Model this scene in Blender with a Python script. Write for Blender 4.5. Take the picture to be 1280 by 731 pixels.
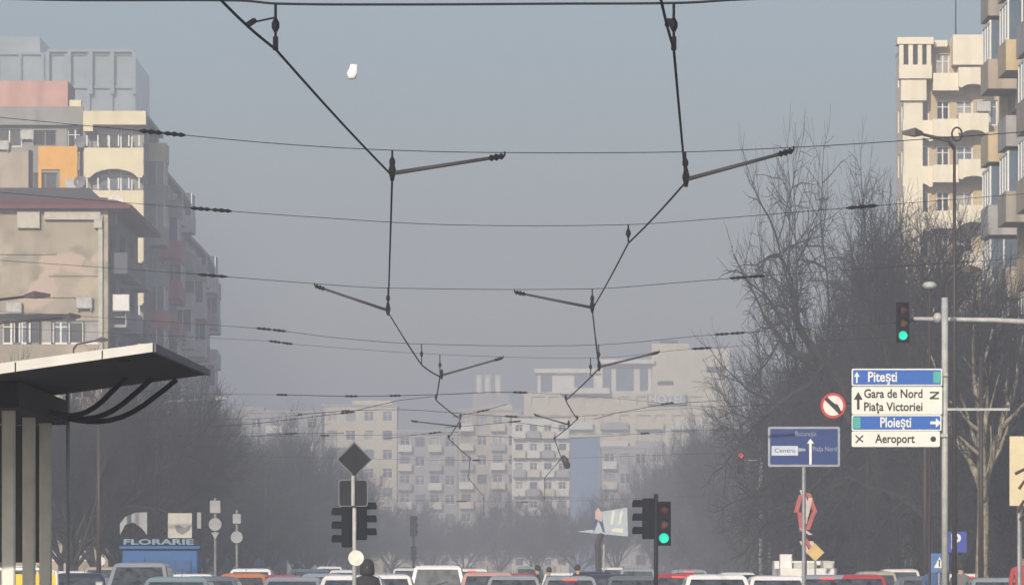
import bpy, math, random
from mathutils import Vector, Matrix, Quaternion
PI = math.pi
R = math.radians
sc = bpy.context.scene
for o in list(bpy.data.objects): bpy.data.objects.remove(o)
col = sc.collection

# ------------------------------------------------------------------ camera
F, CX, HY, EYE = 7000.0, 640.0, 725.0, 1.3       # focal length in px of the 1280 wide photo, centre, horizon row, eye height
cam = bpy.data.cameras.new('camera'); cam.sensor_width = 36; cam.lens = F / 1280 * 36
cam.shift_y = (HY - 365.5) / 1280; cam.clip_start = 0.5; cam.clip_end = 9000
camo = bpy.data.objects.new('camera', cam); col.objects.link(camo)
camo.location = (0, 0, EYE); camo.rotation_euler = (PI / 2, 0, 0)
sc.camera = camo

# ------------------------------------------------------------------ light
SUN_DIR = Vector((-0.26, -0.95, 0.0)).normalized() * math.cos(R(22)) + Vector((0, 0, math.sin(R(22))))
w = bpy.data.worlds.new('World'); sc.world = w; w.use_nodes = True
nt = w.node_tree; nt.nodes.clear()
out = nt.nodes.new('ShaderNodeOutputWorld'); bg = nt.nodes.new('ShaderNodeBackground'); sky = nt.nodes.new('ShaderNodeTexSky')
sky.sky_type = 'NISHITA'; sky.sun_disc = False; sky.sun_elevation = R(22)
sky.sun_rotation = math.atan2(SUN_DIR.x, SUN_DIR.y)
sky.air_density = 1.0; sky.dust_density = 2.5; sky.ozone_density = 3.0
bg.inputs[1].default_value = 0.10
nt.links.new(sky.outputs[0], bg.inputs[0]); nt.links.new(bg.outputs[0], out.inputs[0])
sl = bpy.data.lights.new('sun', 'SUN'); sl.energy = 4.4; sl.angle = R(0.6); sl.color = (1.0, 0.88, 0.74)
so = bpy.data.objects.new('sun', sl); col.objects.link(so); so.rotation_euler = SUN_DIR.to_track_quat('Z', 'Y').to_euler()
so.location = (-60, -100, 80)
sc.view_settings.view_transform = 'Standard'; sc.view_settings.look = 'None'
sc.view_settings.exposure = 0.24; sc.view_settings.gamma = 1.0
sc.cycles.use_denoising = True
sc.cycles.max_bounces = 5; sc.cycles.volume_bounces = 0
HAZE_DENSITY = 0.0017
HAZE_COLOR = (0.765, 0.815, 0.925)

# ------------------------------------------------------------------ materials
MATS = {}
def mat(name, base, rough=0.7, metal=0.0, vary=0.12, scale=3.0, streak=0.0, emit=None, estr=0.0, spec=0.4, patches=None, bump=0.0):
    if name in MATS: return MATS[name]
    m = bpy.data.materials.new(name); m.use_nodes = True; t = m.node_tree; t.nodes.clear()
    o = t.nodes.new('ShaderNodeOutputMaterial'); b = t.nodes.new('ShaderNodeBsdfPrincipled'); t.links.new(b.outputs[0], o.inputs[0])
    b.inputs['Roughness'].default_value = rough; b.inputs['Metallic'].default_value = metal
    b.inputs['Specular IOR Level'].default_value = spec
    c = t.nodes.new('ShaderNodeTexCoord'); n = t.nodes.new('ShaderNodeTexNoise'); n.inputs['Scale'].default_value = scale; n.inputs['Detail'].default_value = 5
    t.links.new(c.outputs['Object'], n.inputs['Vector'])
    r = t.nodes.new('ShaderNodeValToRGB'); r.color_ramp.elements[0].position = 0.3; r.color_ramp.elements[1].position = 0.7
    k0, k1 = 1 - vary, 1 + vary
    r.color_ramp.elements[0].color = (*[max(0, min(1, x * k0)) for x in base], 1); r.color_ramp.elements[1].color = (*[min(1, x * k1) for x in base], 1)
    t.links.new(n.outputs['Fac'], r.inputs[0]); last = r.outputs[0]
    def mix(fac, a, bcol, kind='MIX'):
        x = t.nodes.new('ShaderNodeMixRGB'); x.blend_type = kind; t.links.new(fac, x.inputs[0]); t.links.new(a, x.inputs[1]); x.inputs[2].default_value = (*bcol, 1); return x.outputs[0]
    if streak:
        mp = t.nodes.new('ShaderNodeMapping'); mp.inputs['Scale'].default_value = (1.3, 1.3, 0.12); t.links.new(c.outputs['Object'], mp.inputs[0])
        n2 = t.nodes.new('ShaderNodeTexNoise'); n2.inputs['Scale'].default_value = 1.2; n2.inputs['Detail'].default_value = 6; t.links.new(mp.outputs[0], n2.inputs[0])
        r2 = t.nodes.new('ShaderNodeValToRGB'); r2.color_ramp.elements[0].position = 0.5; r2.color_ramp.elements[1].position = 0.72
        r2.color_ramp.elements[0].color = (0, 0, 0, 1); r2.color_ramp.elements[1].color = (streak, streak, streak, 1)
        t.links.new(n2.outputs['Fac'], r2.inputs[0]); last = mix(r2.outputs[0], last, [x * 0.4 for x in base])
    if patches:                                              # repaired plaster: irregular paler and darker areas
        for k, (pc, sc_, lo, hi, off) in enumerate(patches):
            mp = t.nodes.new('ShaderNodeMapping'); mp.inputs['Location'].default_value = (off, off * .7, off * 1.3); t.links.new(c.outputs['Object'], mp.inputs[0])
            n3 = t.nodes.new('ShaderNodeTexNoise'); n3.inputs['Scale'].default_value = sc_; n3.inputs['Detail'].default_value = 3; t.links.new(mp.outputs[0], n3.inputs[0])
            r3 = t.nodes.new('ShaderNodeValToRGB'); r3.color_ramp.elements[0].position = lo; r3.color_ramp.elements[1].position = hi
            t.links.new(n3.outputs['Fac'], r3.inputs[0]); last = mix(r3.outputs[0], last, pc)
    t.links.new(last, b.inputs['Base Color'])
    if bump:
        bp = t.nodes.new('ShaderNodeBump'); bp.inputs['Strength'].default_value = bump; bp.inputs['Distance'].default_value = 0.03
        t.links.new(n.outputs['Fac'], bp.inputs['Height']); t.links.new(bp.outputs[0], b.inputs['Normal'])
    if emit: b.inputs['Emission Color'].default_value = (*emit, 1); b.inputs['Emission Strength'].default_value = estr
    MATS[name] = m; return m
M = mat
asphalt = M('asphalt', (.05, .05, .052), .9, vary=.25, scale=8, bump=.3)
earth = M('earth', (.10, .095, .08), .95, vary=.3, scale=.4)
paving = M('paving', (.22, .21, .20), .9, vary=.15, scale=5)
kerbm = M('kerb_stone', (.33, .32, .30), .85)
paint = M('road_paint', (.7, .7, .68), .7, vary=.2, scale=10)
railm = M('rail_steel', (.25, .23, .21), .4, .9)
blackp = M('black_plastic', (.012, .013, .016), .5)
darkm = M('dark_metal', (.012, .012, .014), .7, 0, spec=.2)
wirem = M('wire', (.024, .025, .03), .8, 0, spec=.1)
insm = M('insulator', (.008, .008, .01), .7, spec=.15)
galv = M('galvanised_steel', (.36, .37, .38), .5, .6, vary=.15, scale=6)
paleiron = M('pale_painted_steel', (.42, .43, .41), .6, .1, vary=.15, scale=6)
rustm = M('brown_painted_steel', (.045, .034, .03), .55, .2)
conc = M('concrete', (.36, .35, .33), .85, vary=.18, scale=4, streak=.35)
glass = M('window_glass', (.035, .042, .052), .12, vary=.4, scale=.8, spec=.7)
glass_b = M('bluish_glass', (.10, .14, .19), .18, vary=.3, scale=.5, spec=.7)  # bluish base colour stands in for reflected sky
curtain = M('curtained_glass', (.30, .30, .29), .3, vary=.25, scale=1.5)
glass_k = M('dark_glass', (.015, .018, .022), .15, vary=.3, scale=.6)
whitef = M('white_frame', (.72, .72, .70), .5, vary=.06)
greyf = M('grey_frame', (.16, .17, .18), .6)
rubber = M('rubber', (.02, .02, .02), .85)
alloy = M('alloy', (.45, .46, .48), .35, .8)
carglass = M('car_glass', (.05, .058, .062), .08, vary=.85, scale=4.5, spec=.9)  # mottled colour stands in for reflections and the cluttered interior
plate = M('number_plate', (.75, .75, .74), .5)
taill = M('tail_lamp', (.35, .02, .02), .25, spec=.6)
brakel = M('brake_lamp_lit', (.6, .03, .03), .3, emit=(1.0, .07, .06), estr=1.6)
headl = M('head_lamp', (.55, .57, .6), .12, spec=.8)
bark = M('bark', (.026, .024, .024), .9, vary=.35, scale=6, bump=.4)
barkpale = M('mottled_bark', (.22, .195, .15), .9, vary=.3, scale=3, patches=[((.33, .30, .22), 2.5, .5, .56, 3), ((.10, .09, .065), 3.5, .58, .62, 9)])
twigm = M('twig', (.024, .026, .032), .9, vary=.3, scale=2)
dryleaf = M('dry_leaves', (.20, .145, .08), .85, vary=.5, scale=1.5)

# ------------------------------------------------------------------ mesh helpers
class MB:
    def __init__(s): s.v = []; s.f = []; s.m = []; s.cur = 0
    def quad(s, *p):
        i = len(s.v); s.v += [tuple(q) for q in p]; s.f.append(tuple(range(i, i + len(p)))); s.m.append(s.cur)
    def box(s, x0, x1, y0, y1, z0, z1, rot=None, bev=0):
        if bev:
            a = bev
            s.loft([[(x0 + a, y0, z0 + a), (x1 - a, y0, z0 + a), (x1 - a, y0, z1 - a), (x0 + a, y0, z1 - a)],
                    [(x0, y0 + a, z0), (x1, y0 + a, z0), (x1, y0 + a, z1), (x0, y0 + a, z1)],
                    [(x0, y1 - a, z0), (x1, y1 - a, z0), (x1, y1 - a, z1), (x0, y1 - a, z1)],
                    [(x0 + a, y1, z0 + a), (x1 - a, y1, z0 + a), (x1 - a, y1, z1 - a), (x0 + a, y1, z1 - a)]]); return
        p = [Vector(q) for q in ((x0, y0, z0), (x1, y0, z0), (x1, y1, z0), (x0, y1, z0), (x0, y0, z1), (x1, y0, z1), (x1, y1, z1), (x0, y1, z1))]
        if rot:
            c = (p[0] + p[6]) / 2; p = [rot @ (q - c) + c for q in p]
        i = len(s.v); s.v += [tuple(q) for q in p]
        for f in ((0, 3, 2, 1), (4, 5, 6, 7), (0, 1, 5, 4), (1, 2, 6, 5), (2, 3, 7, 6), (3, 0, 4, 7)):
            s.f.append(tuple(i + k for k in f)); s.m.append(s.cur)
    def loft(s, rings, cap=True, close=True):
        i = len(s.v); n = len(rings[0])
        for r in rings: s.v += [tuple(q) for q in r]
        for a in range(len(rings) - 1):
            for k in range(n if close else n - 1):
                b = (k + 1) % n
                s.f.append((i + a * n + k, i + a * n + b, i + (a + 1) * n + b, i + (a + 1) * n + k)); s.m.append(s.cur)
        if cap:
            s.f.append(tuple(i + k for k in reversed(range(n)))); s.m.append(s.cur)
            e = i + (len(rings) - 1) * n
            s.f.append(tuple(e + k for k in range(n))); s.m.append(s.cur)
    def tube(s, pts, rad, n=6, cap=True):
        pts = [Vector(p) for p in pts]
        if not hasattr(rad, '__len__'): rad = [rad] * len(pts)
        rings = []
        up = None
        for k, p in enumerate(pts):
            d = (pts[min(k + 1, len(pts) - 1)] - pts[max(k - 1, 0)])
            if d.length < 1e-9: d = Vector((0, 0, 1))
            d.normalize()
            if up is None:
                up = Vector((0, 0, 1)) if abs(d.z) < .9 else Vector((1, 0, 0))
            a = d.cross(up)
            if a.length < 1e-4: a = d.orthogonal()
            a.normalize(); b = a.cross(d); up = b
            rings.append([p + (a * math.cos(2 * PI * j / n) + b * math.sin(2 * PI * j / n)) * rad[k] for j in range(n)])
        s.loft(rings, cap)
    def lathe(s, prof, c=(0, 0, 0), n=16, axis='z'):
        rings = []
        for r, h in prof:
            ring = []
            for j in range(n):
                a = 2 * PI * j / n; x, y = r * math.cos(a), r * math.sin(a)
                q = {'z': (x, y, h), 'y': (x, h, y), 'x': (h, x, y)}[axis]
                ring.append((c[0] + q[0], c[1] + q[1], c[2] + q[2]))
            rings.append(ring)
        s.loft(rings)
    def prism(s, poly, y0, y1):      # polygon in XZ, thickness along Y
        s.loft([[(x, y0, z) for x, z in poly], [(x, y1, z) for x, z in poly]])
    def mesh(s, name, mats, smooth=False):
        me = bpy.data.meshes.new(name); me.from_pydata(s.v, [], s.f)
        for m in (mats if isinstance(mats, (list, tuple)) else [mats]): me.materials.append(m)
        if any(s.m): me.polygons.foreach_set('material_index', s.m)
        if smooth: me.polygons.foreach_set('use_smooth', [True] * len(s.f))
        me.update(); return me
    def build(s, name, mats, parent=None, loc=(0, 0, 0), rot=0, smooth=False):
        o = bpy.data.objects.new(name, s.mesh(name, mats, smooth)); col.objects.link(o)
        if parent: o.parent = parent
        o.location = loc; o.rotation_euler = (0, 0, rot); return o
def fixn(o):
    import bmesh
    b = bmesh.new(); b.from_mesh(o.data); bmesh.ops.recalc_face_normals(b, faces=b.faces); b.to_mesh(o.data); b.free(); return o
def tag(o, label, cat, group=None, kind=None):
    if label: o['label'] = label
    if cat: o['category'] = cat
    if group: o['group'] = group
    if kind: o['kind'] = kind
    return o
def thing(name, label, cat, loc=(0, 0, 0), rot=0, group=None):
    o = bpy.data.objects.new(name, None); col.objects.link(o); o.location = loc; o.rotation_euler = (0, 0, rot); o.empty_display_size = .3
    return tag(o, label, cat, group)
def inst(name, me, parent, loc=(0, 0, 0), rot=0):
    o = bpy.data.objects.new(name, me); col.objects.link(o); o.parent = parent; o.location = loc; o.rotation_euler = (0, 0, rot); return o
def copy_tree(o, parent=None):
    c = o.copy(); col.objects.link(c); c.parent = parent
    for ch in list(o.children): copy_tree(ch, c)
    return c
def P(px, py, d): return Vector(((px - CX) * d / F, d, EYE + (HY - py) * d / F))
def X(px, d): return (px - CX) * d / F
def Z(py, d): return EYE + (HY - py) * d / F
def text_mesh(s, size, m, width=None, depth=.002, bold=.0):
    cu = bpy.data.curves.new('t', 'FONT'); cu.body = s; cu.size = size; cu.align_x = 'CENTER'; cu.align_y = 'CENTER'; cu.extrude = depth; cu.offset = bold; cu.resolution_u = 3
    o = bpy.data.objects.new('t', cu); col.objects.link(o)
    dg = bpy.context.evaluated_depsgraph_get(); dg.update()
    me = bpy.data.meshes.new_from_object(o.evaluated_get(dg)); bpy.data.objects.remove(o)
    xs = [v.co.x for v in me.vertices]; k = 1
    if width and xs: k = width / max(1e-6, (max(xs) - min(xs)))
    cx = (max(xs) + min(xs)) / 2 if xs else 0
    for v in me.vertices: v.co = Vector(((v.co.x - cx) * k, -v.co.z, v.co.y))
    me.materials.clear(); me.materials.append(m); me.name = 'lettering'; return me
def lettering(s, size, m, parent, loc, width=None, bold=.0):
    return inst('lettering', text_mesh(s, size, m, width, bold=bold), parent, loc)
random.seed(7)

# ------------------------------------------------------------------ setting
g = MB(); g.quad((-1500, -150, 0), (1500, -150, 0), (1500, 3000, 0), (-1500, 3000, 0)); tag(g.build('ground', earth), None, None, kind='structure')
def sheet(name, m, quads, z):
    b = MB()
    for x0, x1, y0, y1 in quads: b.quad((x0, y0, z), (x1, y0, z), (x1, y1, z), (x0, y1, z))
    return tag(b.build(name, m), None, None, kind='structure')
sheet('road', asphalt, [(-13, 13, -120, 128), (-80, 80, 128, 166), (-13, 13, 166, 1000)], .004)
def pave(name, rects, h=.13):
    b = MB()
    for x0, x1, y0, y1 in rects: b.box(x0, x1, y0, y1, -.05, h)
    return tag(b.build(name, [paving]), None, None, kind='structure')
pave('pavement', [(9, 24, -120, 127), (-24, -13, -120, 127), (13.2, 30, 167, 760), (-23, -13.2, 167, 700)])
b = MB()
for x0, x1, y0, y1 in [(8.85, 9, -120, 127), (-13, -12.85, -120, 127), (13.05, 13.2, 167, 760), (-13.2, -13.05, 167, 700), (9, 24, 127, 127.15), (-24, -13, 127, 127.15)]: b.box(x0, x1, y0, y1, -.05, .15)
tag(b.build('kerb', kerbm), None, None, kind='structure')
b = MB()
for x0, x1, y0, y1 in [(-7.2, -3.3, 25, 97), (2.4, 4.4, 60, 112), (-3.3, -2.6, 80, 97)]: b.box(x0, x1, y0, y1, -.05, .22, bev=.03)
tag(b.build('platform', conc), None, None, kind='structure')
b = MB()
for k in range(-12, 24):
    for x in (-10.0, 6.4): b.quad((x, k * 8, .008), (x + .14, k * 8, .008), (x + .14, k * 8 + 3, .008), (x, k * 8 + 3, .008)) if not 120 < k * 8 < 168 else None
for k in range(14):
    for y in (123, 170): b.quad((-12.4 + k * 1.8, y, .008), (-11.6 + k * 1.8, y, .008), (-11.6 + k * 1.8, y + 3, .008), (-12.4 + k * 1.8, y + 3, .008))
tag(b.build('road_marking', paint), None, None, kind='structure')
b = MB()
for x in (-2.5, -1.07, 1.0, 2.43): b.box(x - .035, x + .035, -100, 900, 0, .014)
tag(b.build('tram_track', railm), None, None, kind='structure')

# ------------------------------------------------------------------ facades
WM = {}
def window_mesh(w_, h_, panes, frame, fr=.08):
    k = ('w', round(w_, 2), round(h_, 2), panes, frame.name, fr)
    if k not in WM:
        b = MB(); b.box(0, w_, -.05, .03, 0, fr); b.box(0, w_, -.05, .03, h_ - fr, h_); b.box(0, fr, -.05, .03, fr, h_ - fr); b.box(w_ - fr, w_, -.05, .03, fr, h_ - fr)
        for i in range(1, panes):
            x = w_ * i / panes; b.box(x - fr / 2, x + fr / 2, -.045, .03, fr, h_ - fr)
        if h_ > 1.2 and panes > 1: b.box(fr, w_ - fr, -.04, .03, h_ * .72, h_ * .72 + fr * .6)
        WM[k] = b.mesh('window', frame)
    return WM[k]
def pane_mesh(w_, h_, m):
    k = ('p', round(w_, 2), round(h_, 2), m.name)
    if k not in WM:
        b = MB(); b.box(.03, w_ - .03, -.005, .012, .03, h_ - .03); WM[k] = b.mesh('pane', m)
    return WM[k]
class Facade:
    """one wall plane of a building with real openings; u runs along the wall, n points outward"""
    def __init__(s, parent, origin, u, W, H, wallmat, depth=.22, name='wall'):
        s.p = parent; s.o = Vector(origin); s.u = Vector((u[0], u[1], 0)); s.n = Vector((u[1], -u[0], 0)); s.W = W; s.H = H; s.m = wallmat; s.d = depth; s.h = []; s.name = name
        s.rot = math.atan2(u[1], u[0])
    def at(s, u, v, outw=0): return s.o + s.u * u + s.n * outw + Vector((0, 0, v))
    def hole(s, u0, v0, w_, h_, panes=2, frame=None, gl=None, fr=.08): s.h.append((u0, v0, w_, h_, panes, frame or whitef, gl, fr))
    def build(s):
        b = MB(); us = sorted({0, s.W, *[h[0] for h in s.h], *[h[0] + h[2] for h in s.h]}); vs = sorted({0, s.H, *[h[1] for h in s.h], *[h[1] + h[3] for h in s.h]})
        for i in range(len(us) - 1):
            uc = (us[i] + us[i + 1]) / 2; cand = [h for h in s.h if h[0] < uc < h[0] + h[2]]
            j = 0
            while j < len(vs) - 1:
                k = j
                while k < len(vs) - 1 and not any(h[1] < (vs[k] + vs[k + 1]) / 2 < h[1] + h[3] for h in cand): k += 1
                if k > j: b.quad(s.at(us[i], vs[j]), s.at(us[i + 1], vs[j]), s.at(us[i + 1], vs[k]), s.at(us[i], vs[k])); j = k
                else: j += 1
        for (u0, v0, w_, h_, *_r) in s.h:
            a, c, d, e = (u0, v0), (u0 + w_, v0), (u0 + w_, v0 + h_), (u0, v0 + h_)
            for p, q in ((a, c), (c, d), (d, e), (e, a)):
                b.quad(s.at(*p), s.at(*p, -s.d - .1), s.at(*q, -s.d - .1), s.at(*q))
        wall = b.build(s.name, s.m, s.p, -s.p.location + Vector((0, 0, 0)))
        # windows, nearest hundred as parts
        hs = sorted(s.h, key=lambda h: s.at(h[0], h[1]).y - .0 * h[1])
        return wall, hs
def put_windows(building, facades, limit=100, far=False):
    allw = []
    for f in facades:
        _, hs = f.build(); allw += [(f, h) for h in hs]
    allw.sort(key=lambda q: q[0].at(q[1][0], 0).y)
    rng = random.Random(len(allw))
    rest = MB(); restg = MB()
    for i, (f, (u0, v0, w_, h_, panes, frame, gl, fr)) in enumerate(allw):
        gm = gl or rng.choice([glass, glass, glass_b, curtain, glass_k])
        loc = f.at(u0, v0, -f.d) - building.location
        if i < limit:
            wn = inst('window', window_mesh(w_, h_, panes, frame, fr), building, loc, f.rot)
            inst('pane', pane_mesh(w_, h_, gm), wn)
        else:
            rm = Matrix.Translation(loc) @ Matrix.Rotation(f.rot, 4, 'Z')
            for src, dst in ((window_mesh(w_, h_, panes, frame, fr), rest), (pane_mesh(w_, h_, gm), restg)):
                k = len(dst.v); dst.v += [tuple(rm @ v.co) for v in src.vertices]
                for p in src.polygons: dst.f.append(tuple(k + q for q in p.vertices)); dst.m.append(0)
    if rest.v:
        o = rest.build('window', whitef, building); o['kind'] = 'stuff'
        restg.build('pane', glass, o)
BM = {}
def balcony(building, f, u0, v0, w_, dep, par, pm, ph=1.0, railing=False, enclosed=False, arch=0):
    """slab, parapet and optionally a glazed enclosure, projecting from facade f"""
    k = (round(w_, 2), dep, par, ph, railing, enclosed, arch, pm.name)
    if k not in BM:
        b = MB(); b.box(0, w_, -dep, 0, -.16, 0)
        s1 = b.mesh('balcony', conc)
        b = MB(); t = .08
        if railing:
            n = max(3, int(w_ / .3))
            for i in range(n + 1):
                x = w_ * i / n; b.box(x - .015, x + .015, -dep + .02, -dep + .05, 0, ph)
            b.box(0, w_, -dep, -dep + .06, ph, ph + .05)
            for x in (0, w_ - .05): b.box(x, x + .05, -dep + .061, 0, ph, ph + .05); b.box(x, x + .03, -dep + .061, 0, ph * .4, ph * .4 + .04)
        else:
            z0 = -.18
            if arch:
                n = 10; poly = [(0, ph), (0, z0 - arch)]
                for i in range(n + 1):
                    a = i / n; poly.append((w_ * (.08 + .84 * a), z0 - arch + arch * math.sin(PI * a) ** .6))
                poly += [(w_, z0 - arch), (w_, ph)]
                b.prism(poly, -dep - t, -dep)
            else: b.box(0, w_, -dep - t, -dep, z0, ph)
            for x in (-t, w_): b.box(x, x + t, -dep - t, 0, z0 - arch * .8, ph)
        s2 = b.mesh('parapet', pm)
        s3 = None
        if enclosed:
            b = MB(); H = 2.55 - ph
            n = max(2, int(w_ / .9))
            for i in range(n + 1):
                x = w_ * i / n; b.box(x - .04, x + .04, -dep - .02, -dep + .05, ph, ph + H)
            b.box(0, w_, -dep - .02, -dep + .05, ph + H - .1, ph + H); b.box(0, w_, -dep - .03, -dep + .05, ph, ph + .07)
            for x in (0, w_): b.box(x - .03, x + .03, -dep * .5 - .03, -dep * .5 + .03, ph, ph + H)
            fr_ = b.mesh('frame', whitef)
            b = MB(); b.box(.02, w_ - .02, -dep + .01, -dep + .03, ph, ph + H); b.box(.0, .02, -dep, 0, ph, ph + H); b.box(w_ - .02, w_, -dep, 0, ph, ph + H)
            s3 = (fr_, b.mesh('glazing', glass_b))
        BM[k] = (s1, s2, s3)
    s1, s2, s3 = BM[k]
    o = inst('balcony', s1, building, f.at(u0, v0) - building.location, f.rot)
    inst('railing' if railing else 'parapet', s2, o)
    if s3: inst('frame', s3[0], o); inst('glazing', s3[1], o)
    return o
def core(building, x0, x1, y0, y1, z0, z1, m, name='wall', inset=.35):
    """solid body just inside the pierced wall planes, so that openings never look through"""
    b = MB(); b.box(x0 + inset, x1 - inset, y0 + inset, y1 - inset, z0, z1 - .02)
    return b.build(name, m, building, -building.location)
def partbox(building, name, m, *boxes, bev=0):
    b = MB()
    for q in boxes: b.box(*q, bev=bev)
    return b.build(name, m, building, -building.location)

# ---- building A: ten storey block with cream bays
wallgrey = M('grey_render', (.27, .27, .255), .9, vary=.12, scale=.8, streak=.5)
cream = M('cream_render', (.70, .63, .44), .85, vary=.06, scale=1, streak=.2)
orange = M('orange_render', (.72, .38, .07), .85, vary=.1, scale=1.5, streak=.2)
beige = M('beige_render', (.40, .345, .27), .9, vary=.12, scale=1, streak=.4)
redpar = M('faded_red_panel', (.52, .15, .155), .8, vary=.25, scale=1.4, streak=.5)
greypar = M('grey_panel', (.36, .35, .35), .85, vary=.2, scale=1, streak=.5)
pink = M('pink_render', (.50, .30, .25), .9, vary=.12, scale=1, streak=.3)
D = 355.0; sx = D / F
A = thing('apartment_building', 'tall apartment block with cream bays, an orange wall panel and faded red balconies', 'building', (-30, D, 0))
AW0, AX = X(-170, D), X(180, D); AH = Z(150, D)
core(A, AW0, AX, D, 370, 0, AH, wallgrey)
fa = Facade(A, (AW0, D, 0), (1, 0), AX - AW0, AH, wallgrey)
def UA(px): return (px + 170) * sx
st = 2.69
for k in range(11):
    top = Z(160, D) - st * k           # window head
    if top < 2: break
    fa.hole(UA(-20), top - 1.2, 2.4, 1.2, 3); fa.hole(UA(42), top - 1.25, 1.5, 1.1, 2, greyf) if k else fa.hole(UA(42), top - 1.15, 1.45, 1.0, 2, greyf, glass_k)
    fa.hole(UA(84), top - 1.6, 1.0, 1.6, 2); fa.hole(UA(122), top - 1.4, 2.2, 1.45, 3)
    fa.hole(UA(-100), top - 1.2, 1.6, 1.2, 2)
fs = Facade(A, (AX, D, 0), (0, 1), 15, AH - .8, wallgrey)
cols_ = [5.4]
for k in range(10):
    v = Z(187, D) - .2 - st * k
    if v < 1: break
    for i, c in enumerate(cols_):
        fs.hole(c, v + .1, 2.6, 1.9, 3); fs.hole(c + 4.8, v + .8, 1.2, 1.2, 2); fs.hole(1.2, v + .8, 1.2, 1.2, 2)
put_windows(A, [fa, fs])
for k in range(10):
    v = Z(210, D) - st * k + .05
    if v < 1: break
    balcony(A, fa, UA(108), v + st if k == 99 else v, X(181, D) - X(108, D) - .1, .9, 'c', cream, 1.15, arch=.55)
    v2 = Z(187, D) - .2 - st * k
    for i, c in enumerate(cols_):
        pm = redpar if (i in (2, 3) and k > 0) or (i in (0, 1, 5) and k > 3) else (greypar if (i * 7 + k * 3) % 5 else cream)
        balcony(A, fs, c - .5, v2, 3.4, 1.15 if i % 2 else 1.0, 'r', pm, 1.0, enclosed=(i * 2 + k) % 3 != 0)
    if k < 10: partbox(A, 'bay_glazing', whitef, *[(X(108, D) + u - .04, X(108, D) + u + .04, D - .93, D - .85, v - 1.42 + st, v + st - .74) for u in (0.1, .8, 1.45, 2.1, 2.75, 3.4)]) if v > 4 else None
partbox(A, 'cornice', cream, (X(106, D), AX + .2, D - 1.3, D - .02, Z(158, D), Z(141, D)), (X(106, D), X(118, D), D - 1.28, D - .03, Z(166, D), Z(158, D) - .005))
partbox(A, 'orange_panel', orange, (X(48, D), X(97, D), D - .12, D - .01, Z(212, D), Z(183, D)), (X(48, D), X(52, D), D - .12, D - .01, Z(250, D), Z(212, D) - .004), (X(75, D), X(97, D), D - .12, D - .01, Z(250, D), Z(212, D) - .004))
partbox(A, 'wall_panel', beige, (X(-60, D), X(38, D), D - .1, D - .01, Z(236, D), Z(190, D)))
partbox(A, 'roof_band', wallgrey, (AW0, X(105, D), D - .5, D - .02, Z(157, D), Z(134, D)))
partbox(A, 'roof', conc, (AW0, AX + .3, D - .015, 370, AH, AH + .25))
partbox(A, 'penthouse', pink, (X(-80, D), X(80, D), D + 3, D + 9, AH + .25, Z(96, D)))
partbox(A, 'chimney', cream, (X(82, D), X(97, D), D + 3, D + 4, AH + .25, Z(120, D)))
# downpipes
partbox(A, 'downpipe', darkm, (X(36, D), X(40, D), D - .25, D - .15, 8, Z(188, D))); partbox(A, 'downpipe', darkm, (X(100, D), X(103, D), D - .12, D - .02, 8, Z(160, D)))

palewall = M('pale_panel_wall', (.52, .50, .48), .9, vary=.12, scale=1, streak=.45)
palepar = M('pale_parapet', (.68, .66, .63), .85, vary=.15, scale=1.2, streak=.4)
def sideblock(label, y0, y1, h, red, x1):
    t = thing('apartment_building', label, 'building', (-30, y0, 0)); core(t, -40, x1, y0, y1, 0, h, palewall)
    f0 = Facade(t, (-40, y0, 0), (1, 0), x1 + 40, h, palewall); f = Facade(t, (x1, y0, 0), (0, 1), y1 - y0, h, palewall)
    n = int((y1 - y0) / 8); lv = []
    k = 0
    while h - 2.75 - 2.69 * k > 1:
        v = h - 2.75 - 2.69 * k; lv.append(v); k += 1
        f0.hole(x1 + 40 - 3.0, v + .8, 1.3, 1.3, 2)
        for i in range(n): f.hole(1.6 + 8 * i, v + .1, 2.6, 1.9, 3); f.hole(6 + 8 * i, v + .8, 1.2, 1.2, 2)
    put_windows(t, [f0, f])
    for k, v in enumerate(lv):
        for i in range(n):
            pm = redpar if i in red and k > 0 else (palepar if (i + k) % 3 else greypar)
            balcony(t, f, 1.2 + 8 * i, v, 3.4, 1.25 if i % 2 == 0 else 1.0, 'q', pm, 1.0, enclosed=(i * 2 + k) % 3 == 1)
    partbox(t, 'roof', conc, (-40, x1 + .4, y0 - .3, y1, h, h + .3)); partbox(t, 'stair_house', palewall, (x1 - 3.5, x1 - .4, y0 + 2, y0 + 6, h + .3, h + 1.6))
    for k in range(3): partbox(t, 'pillar', palepar, (x1 + .02, x1 + .42, y0 + 5.2 + 8 * k, y0 + 5.6 + 8 * k, 3, h - .5)) if y0 + 6 + 8 * k < y1 else None
sideblock('pale apartment block with pink-red balconies past the cream bays', 372, 397, 28.4, (0, 1), -23.5)
sideblock('farthest pale left block, lower, with a few red balconies fading in the haze', 399, 432, 25.6, (1,), -23.3)
def clutter(bld, f, spots, kind='ac'):
    for i, (u, v) in enumerate(spots):
        b = MB()
        if (i % 3) < 2: b.box(0, .85, -.38, -.03, 0, .6, bev=.03); b.box(.05, .1, -.3, -.01, -.12, 0); b.box(.75, .8, -.3, -.01, -.12, 0); b.build('air_conditioner', M('unit_grey', (.42, .42, .40), .6, vary=.2), bld, f.at(u, v) - bld.location, f.rot)
        else: b.lathe([(.02, -.3), (.36, -.42), (.38, -.44), (.34, -.43), (.02, -.33)], (0, 0, 0), 14, 'y'); b.tube([(0, -.3, 0), (0, 0, -.2)], .025); b.build('satellite_dish', greyf, bld, f.at(u, v) - bld.location, f.rot)
clutter(A, fa, [(UA(-5), Z(188, D)), (UA(66), Z(150, D)), (UA(101), Z(178, D)), (UA(26), Z(175, D)), (UA(82), Z(236, D)), (UA(100), Z(228, D))])
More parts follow.
